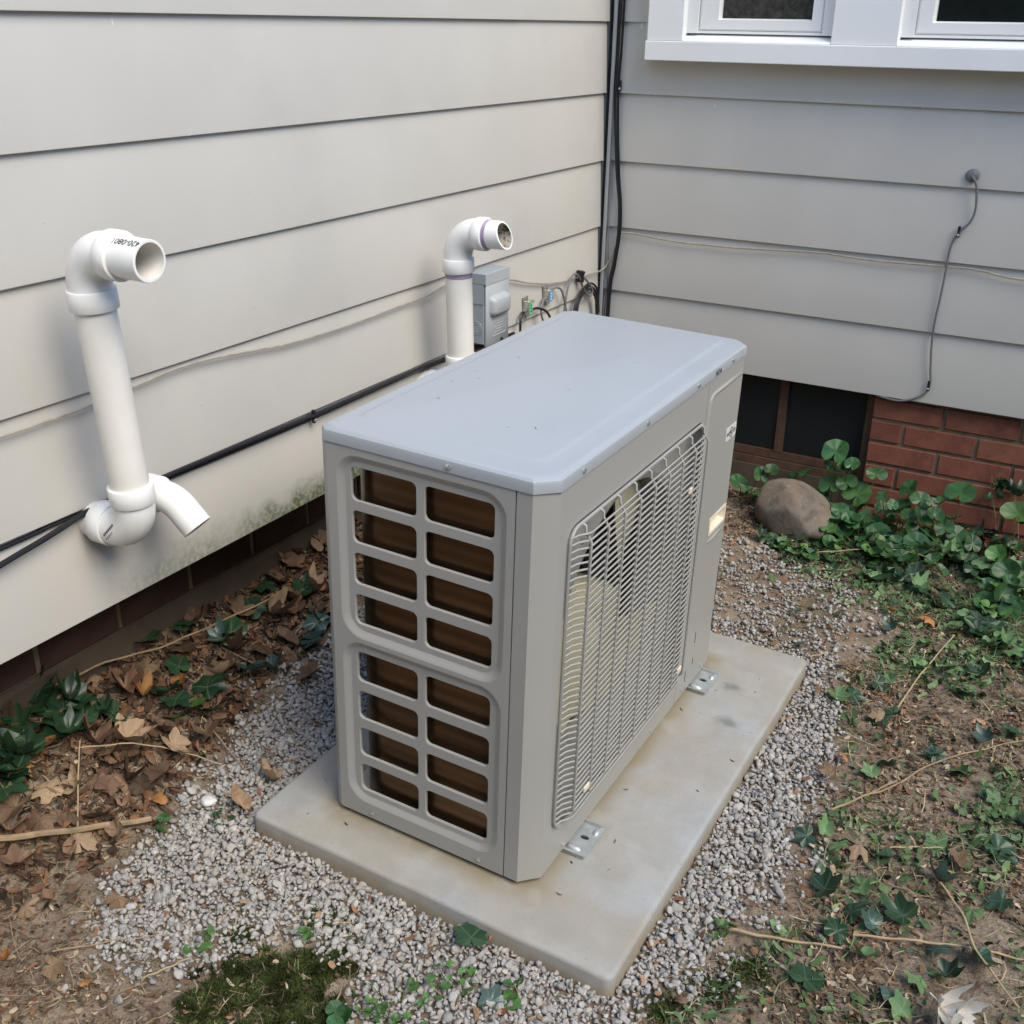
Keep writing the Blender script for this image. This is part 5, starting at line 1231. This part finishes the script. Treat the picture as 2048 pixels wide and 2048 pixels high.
# dry leaves under the left wall
DL = [(-.028, -2.19, 'dry_leaf_tan', 0, 1.55), (-.102, -2.33, 'dry_leaf_orange', 3, 1.3), (-.094, -2.38, 'dry_leaf_orange', 1, 1.15), (-.028, -2.38, 'dry_leaf_tan', 1, 1.0), (-.005, -2.345, 'dry_leaf_tan', 0, 1.05), (.007, -2.301, 'dry_leaf', 4, 1.05), (.065, -2.349, 'dry_leaf', 3, 1.15), (.021, -2.404, 'dry_leaf', 4, .9), (.076, -2.413, 'dry_leaf_tan', 1, 1.35), (.119, -2.355, 'dry_leaf_tan', 3, 1.1),
      (.077, -2.192, 'dry_leaf', 0, 1.2), (.243, -2.062, 'dry_leaf_tan', 3, 1.15), (.243, -2.15, 'dry_leaf_tan', 3, 1.0), (.093, -1.734, 'dry_leaf', 0, 1.3), (-.035, -1.762, 'dry_leaf', 1, 1.5), (-.076, -1.667, 'dry_leaf_tan', 2, 1.3), (-.074, -1.513, 'dry_leaf_tan', 2, 1.25), (-.16, -1.472, 'dry_leaf', 0, 1.1), (-.122, -1.732, 'dry_leaf', 0, 1.15), (-.031, -1.91, 'dry_leaf_tan', 0, 1.5), (-.065, -1.994, 'dry_leaf_orange', 3, 1.0), (-.083, -2.083, 'dry_leaf_orange', 2, 1.25), (-.178, -2.163, 'dry_leaf_orange', 1, 1.35), (-.209, -2.064, 'dry_leaf', 4, 1.1), (-.119, -2.098, 'dry_leaf', 2, 1.2), (.066, -2.246, 'dry_leaf', 4, 1.0), (.04, -2.127, 'dry_leaf_tan', 0, 1.2), (.118, -2.241, 'dry_leaf_orange', 4, .7), (-.038, -2.455, 'dry_leaf', 0, 1.4), (-.011, -2.491, 'dry_leaf_tan', 2, 1.3),
      (-.22, -2.19, 'dry_leaf', 0, 1.2), (-.18, -2.26, 'dry_leaf', 1, 1.2), (-.2, -2.35, 'dry_leaf_orange', 0, 1.2), (-.15, -2.44, 'dry_leaf', 0, 1.3), (-.06, -2.24, 'dry_leaf', 2, 1.2), (-.14, -2.02, 'dry_leaf', 1, 1.1), (-.12, -1.92, 'dry_leaf', 0, 1.2), (-.17, -1.82, 'dry_leaf', 0, 1.1), (-.06, -1.83, 'dry_leaf', 2, 1.1), (-.14, -1.64, 'dry_leaf', 1, 1.2), (-.03, -1.56, 'dry_leaf', 0, 1.0), (-.13, -1.55, 'dry_leaf', 2, 1.1), (-.01, -1.70, 'dry_leaf', 3, 1.1), (-.06, -1.39, 'dry_leaf', 0, 1.2), (-.15, -1.33, 'dry_leaf', 1, 1.2),
      (.01, -2.44, 'dry_leaf', 1, 1.1), (-.07, -2.52, 'dry_leaf_orange', 0, 1.2), (.05, -2.53, 'dry_leaf', 2, 1.0), (.12, -2.57, 'dry_leaf_tan', 1, .9), (.18, -2.66, 'dry_leaf_orange', 3, .7), (.26, -2.63, 'dry_leaf', 1, .8), (.33, -2.62, 'dry_leaf_orange', 4, .6), (.16, -2.50, 'dry_leaf', 3, .6), (.23, -2.46, 'dry_leaf', 1, .7), (.25, -2.41, 'dry_leaf', 4, .6), (.02, -2.27, 'dry_leaf', 1, 1.2), (.0, -2.12, 'dry_leaf', 3, 1.1), (.03, -1.93, 'dry_leaf', 4, .9), (.06, -2.05, 'dry_leaf', 2, 1.0),
      (1.30, -1.14, 'dry_leaf_tan', 1, .8), (1.27, -1.33, 'dry_leaf_orange', 4, .6), (1.40, -1.35, 'dry_leaf', 1, 1.1), (1.33, -1.19, 'dry_leaf_tan', 3, .7), (1.50, -1.02, 'dry_leaf_tan', 1, .8), (1.17, -.95, 'dry_leaf', 3, .7), (1.21, -.62, 'dry_leaf_orange', 3, .8), (1.32, -.60, 'dry_leaf_orange', 1, .8), (1.37, -1.60, 'dry_leaf_tan', 1, .8), (1.55, -1.55, 'dry_leaf', 0, .9), (1.08, -1.95, 'dry_leaf', 4, .01), (1.23, -1.86, 'dry_leaf', 3, .5), (1.26, -1.42, 'dry_leaf', 2, .6), (1.20, -2.13, 'dry_leaf', 4, .6), (1.62, -1.95, 'dry_leaf', 0, .9), (.86, -2.17, 'dry_leaf_orange', 4, .5), (.71, -2.45, 'dry_leaf', 1, .6)]
DS = {0: 'large tan lobed dry leaf lying open in the middle of the dry leaf bed', 1: 'glossy orange oval dry leaf at the left picture edge', 8: 'pale rosy dry maple leaf below the long stick', 11: 'curled brown dry leaf leaning on the left corner of the slab', 12: 'folded reddish dry leaf at the near left slab edge on gravel', 13: 'brown dry leaf on gravel beside the left edge of the heat pump', 14: 'big dull brown dry leaf below the bluish ivy by the left gravel', 20: 'small bright orange oval dry leaf amid the dark ivy'}
for k_ in range(46):
    y_ = rnd.uniform(-2.5, -1.3); x_ = rnd.uniform(-.2, .03 if y_ > -2.2 else .07)
    DL.append((x_, y_, rnd.choice(['dry_leaf', 'dry_leaf', 'dry_leaf_tan', 'dry_leaf', 'dry_leaf']), rnd.randrange(5), rnd.uniform(.6, 1.25)))
dry_list = []
for i, (x, y, k, v_, s) in enumerate(DL):
    if s < .05: continue
    o = link('dry_leaf', DR[k][v_]); o.location = (x, y, hz(x, y) + (.02 if x < .3 else .014) + rnd.uniform(0, .012)); o.rotation_euler = (rnd.uniform(-.5, .6), rnd.uniform(-.5, .5), rnd.uniform(-3.1, 3.1)); o.scale = (s * rnd.uniform(.65, .95), s * rnd.uniform(.7, 1.0), s * rnd.uniform(.35, .9))
    if x < .3 and y > -2.45:
        zone = ('against the left footing' if x < -.12 else 'at the left gravel border' if x > 0 else 'amid the leaf bed') + (', near the picture edge' if y < -2.3 else ', close to the heat pump' if y > -1.85 else ', below the vent pipe')
    elif x < .8: zone = 'on bare soil, bottom left'
    else: zone = 'on soil beside the far slab half' if y > -1.3 else 'on soil beside the near slab half'
    shape = 'lobed' if v_ < 3 else 'oval'
    col = {'dry_leaf': 'dark brown', 'dry_leaf_orange': 'orange brown', 'dry_leaf_tan': 'tan'}[k]
    tag(o, DS.get(i), 'leaf')
    if i not in DS: dry_list.append((o, '%s %s dry leaf %s' % (col, shape, zone), 'dry leaves on the ground'))
def single_out(lst):
    """tell look-alikes in one place apart by their distance from the camera"""
    by = {}
    for o, lab, g in lst: by.setdefault(lab, []).append((o, g))
    for lab, os_ in by.items():
        os_.sort(key=lambda t_: (t_[0].location - cam.location).length); n = len(os_)
        names = {1: [''], 2: ['nearer ', 'farther '], 3: ['nearest ', 'middle ', 'farthest ']}.get(n)
        for j, (o, g) in enumerate(os_):
            o['label'] = (names[j] if names else '') + lab
            o['group'] = g
single_out(dry_list); single_out(ivy_list)
# small weeds in the gravel
def weed(label, x, y, n, s, spread, k='round_leaf_light', h=.03, cat='plant'):
    ls = []
    for i in range(n):
        a = rnd.uniform(0, 6.28); r = spread * math.sqrt(rnd.random()); xx, yy = x + r * math.cos(a), y + r * math.sin(a)
        ls.append(lf(ch(RO[k]), (xx, yy, hz(xx, yy) + rnd.uniform(.012, h)), s * rnd.uniform(.4, .75), .35))
    plant('small_weed', label, cat, G_(x, y, .0), ls, 'stem', None, .0009)
weed('cluster of light green weeds in the gravel at the bottom centre', .80, -2.40, 26, .42, .065)
weed('small light green weed on the gravel near the slab front edge', .85, -2.30, 14, .40, .04)
weed('bright green weed leaf below the near slab corner', .955, -2.27, 4, .8, .02)
weed('tiny weed seedling on the gravel near the long stick tip', .155, -2.285, 4, .5, .015, 'round_leaf')
weed('small grassy tuft of weeds in the left gravel near the slab', .245, -2.20, 6, .35, .025, 'round_leaf')
weed('pale green weed sprouting at the left border of the moss patch', .42, -2.46, 8, .38, .03)
weed('bright seedling growing in the moss patch', .585, -2.345, 4, .55, .015)
weed('small weed with pale leaves beside the twig at the lower right gravel edge', 1.21, -1.95, 9, .45, .03)
weed('curled green weed leaf at the bottom edge beside the moss', .74, -2.46, 3, .9, .015, 'round_leaf')
# sticks and twigs
def twig(label, pts, r0, r1, m='straw', name='twig'):
    P = [Vector((p[0], p[1], hz(p[0], p[1]) + (p[2] if len(p) > 2 else .012))) for p in pts]; Q = catmull(P, 5); b0 = Q[0].copy()
    mb = MB().tube([q_ - b0 + Vector((0, 0, .0015 * math.sin(i * 1.7))) for i, q_ in enumerate(Q)], [r0 + (r1 - r0) * i / (len(Q) - 1) for i in range(len(Q))], 7)
    tag(mb.build(name, MATS[m], None, loc=b0), label, 'twig')
twig('thick pale stick lying across the lower left corner', [(-.05, -2.60, .03), (-.006, -2.519, .03), (.055, -2.409, .024), (.132, -2.284, .02)], .0075, .006, 'stick', 'stick')
twig('long thin brown vine stem lying over the dry leaves under the left wall', [(-.20, -2.229, .05), (-.176, -2.095, .055), (-.139, -1.971, .05), (-.112, -1.806, .05), (-.099, -1.605, .04)], .0028, .002, 'stick')
twig('thin straw stalk across the middle of the left leaf bed', [(-.052, -2.294, .045), (.008, -2.202, .05), (.065, -2.134, .035), (.132, -2.082, .02)], .0018, .0014)
twig('thin twig pointing at the left gravel from the dry leaves', [(.031, -2.026, .03), (.089, -2.035, .02), (.168, -2.056, .015)], .0022, .0014, 'stick')
twig('thin straw standing across the leaf bed, left of the big tan leaf', [(.056, -2.395, .02), (.0, -2.335, .05), (-.049, -2.282, .06)], .0016, .0013)
twig('tan twig slanting up from the lower right gravel edge', [(1.288, -1.518), (1.34, -1.43), (1.39, -1.353, .02)], .0026, .0018, 'stick')
twig('long pale twig lying at the lower right, ending on bare soil', [(1.217, -1.935), (1.30, -1.91), (1.409, -1.877, .016)], .0032, .002)
twig('long tan vine stem at the lower right behind the pale twig', [(1.417, -1.836, .016), (1.52, -1.80, .02), (1.615, -1.761, .016), (1.70, -1.74)], .0024, .002)
twig('bent pale vine stem running down the lower right corner', [(1.53, -1.622, .016), (1.585, -1.70, .022), (1.616, -1.766, .02), (1.70, -1.861, .016)], .0024, .002)
twig('short pale straw on the soil at the right', [(1.423, -1.565), (1.47, -1.535), (1.524, -1.506)], .0018, .0014)
twig('long tan vine stem crossing the soil right of the slab', [(1.341, -1.43), (1.387, -1.365), (1.451, -1.242, .016), (1.561, -1.101), (1.65, -1.0)], .0022, .0016, 'stick')
twig('tan vine stem rising from the slab side towards the clippings', [(1.33, -1.066), (1.349, -.887, .018), (1.389, -.649, .02)], .0022, .0018)
twig('small tan twig by the far slab corner', [(1.086, -.957, .016), (1.117, -.913, .016)], .0024, .0016)
twig('long pale grass stalk under the round-leaved bed', [(.93, -.40, .03), (1.06, -.33, .05), (1.2, -.28, .055), (1.3, -.3, .04)], .0017, .0013)
twig('thin twig on the bottom left soil beside the gravel', [(.22, -2.60), (.30, -2.52), (.36, -2.47)], .0016, .001, 'stick')
twig('short pale straw on the moss border at the bottom', [(.40, -2.56, .016), (.42, -2.53, .02), (.435, -2.49, .016)], .0018, .0014)
# orange crumpled bloom
t = thing('crumpled_bloom', 'orange crumpled dried bloom lying under the round leaves', 'flower', G_(1.225, -.20, .02))
for k in range(9): put_leaf(t, DR['dry_leaf_orange'][k % 5], (rnd.uniform(-.018, .018), rnd.uniform(-.012, .012), rnd.uniform(0, .03)), rnd.uniform(-3, 3), rnd.uniform(-.9, .9), rnd.uniform(-.9, .9), rnd.uniform(.35, .5), 'petal')
# sunlit leaf at the bottom edge, direct sun painted in as near-white colour
t = thing('sunlit_leaf', 'curled dry leaf with painted-in sunlight at the bottom edge, lower right', 'leaf', G_(1.585, -1.94, .008))
BLM = [sized(leaf_mesh('leaf', MAPLE, 40, .12, 5 + i, .8, .8, .15, 'sunlit_leaf'), .045) for i in range(2)]
put_leaf(t, BLM[0], (0, 0, .018), .6, .9, .3, 1.0, 'blade'); put_leaf(t, BLM[1], (.022, -.012, .012), 2.2, .7, -.6, .8, 'blade')
MB().tube([(-.02, .0, .045), (0, .0, .03), (.02, -.01, .01), (.03, -.02, -.01)], .0014, 6).build('stem', MATS['sunlit_leaf'], t)
# pale stone on the left gravel
v, f = stone_set(np.zeros(1), np.zeros(1), np.zeros(1), np.array([.021]), 2, .7)
o = MB().add(v[0].tolist(), f.tolist()).build('white_stone', mat('white_stone', (.62, .60, .57), rough=.8, var=.15, vscale=60, bump=.4, bscale=200), None, loc=(.179, -2.171, hz(.179, -2.171) + .016), angle=80)
tag(o, 'whitish angular stone larger than the gravel left of the slab', 'rock')
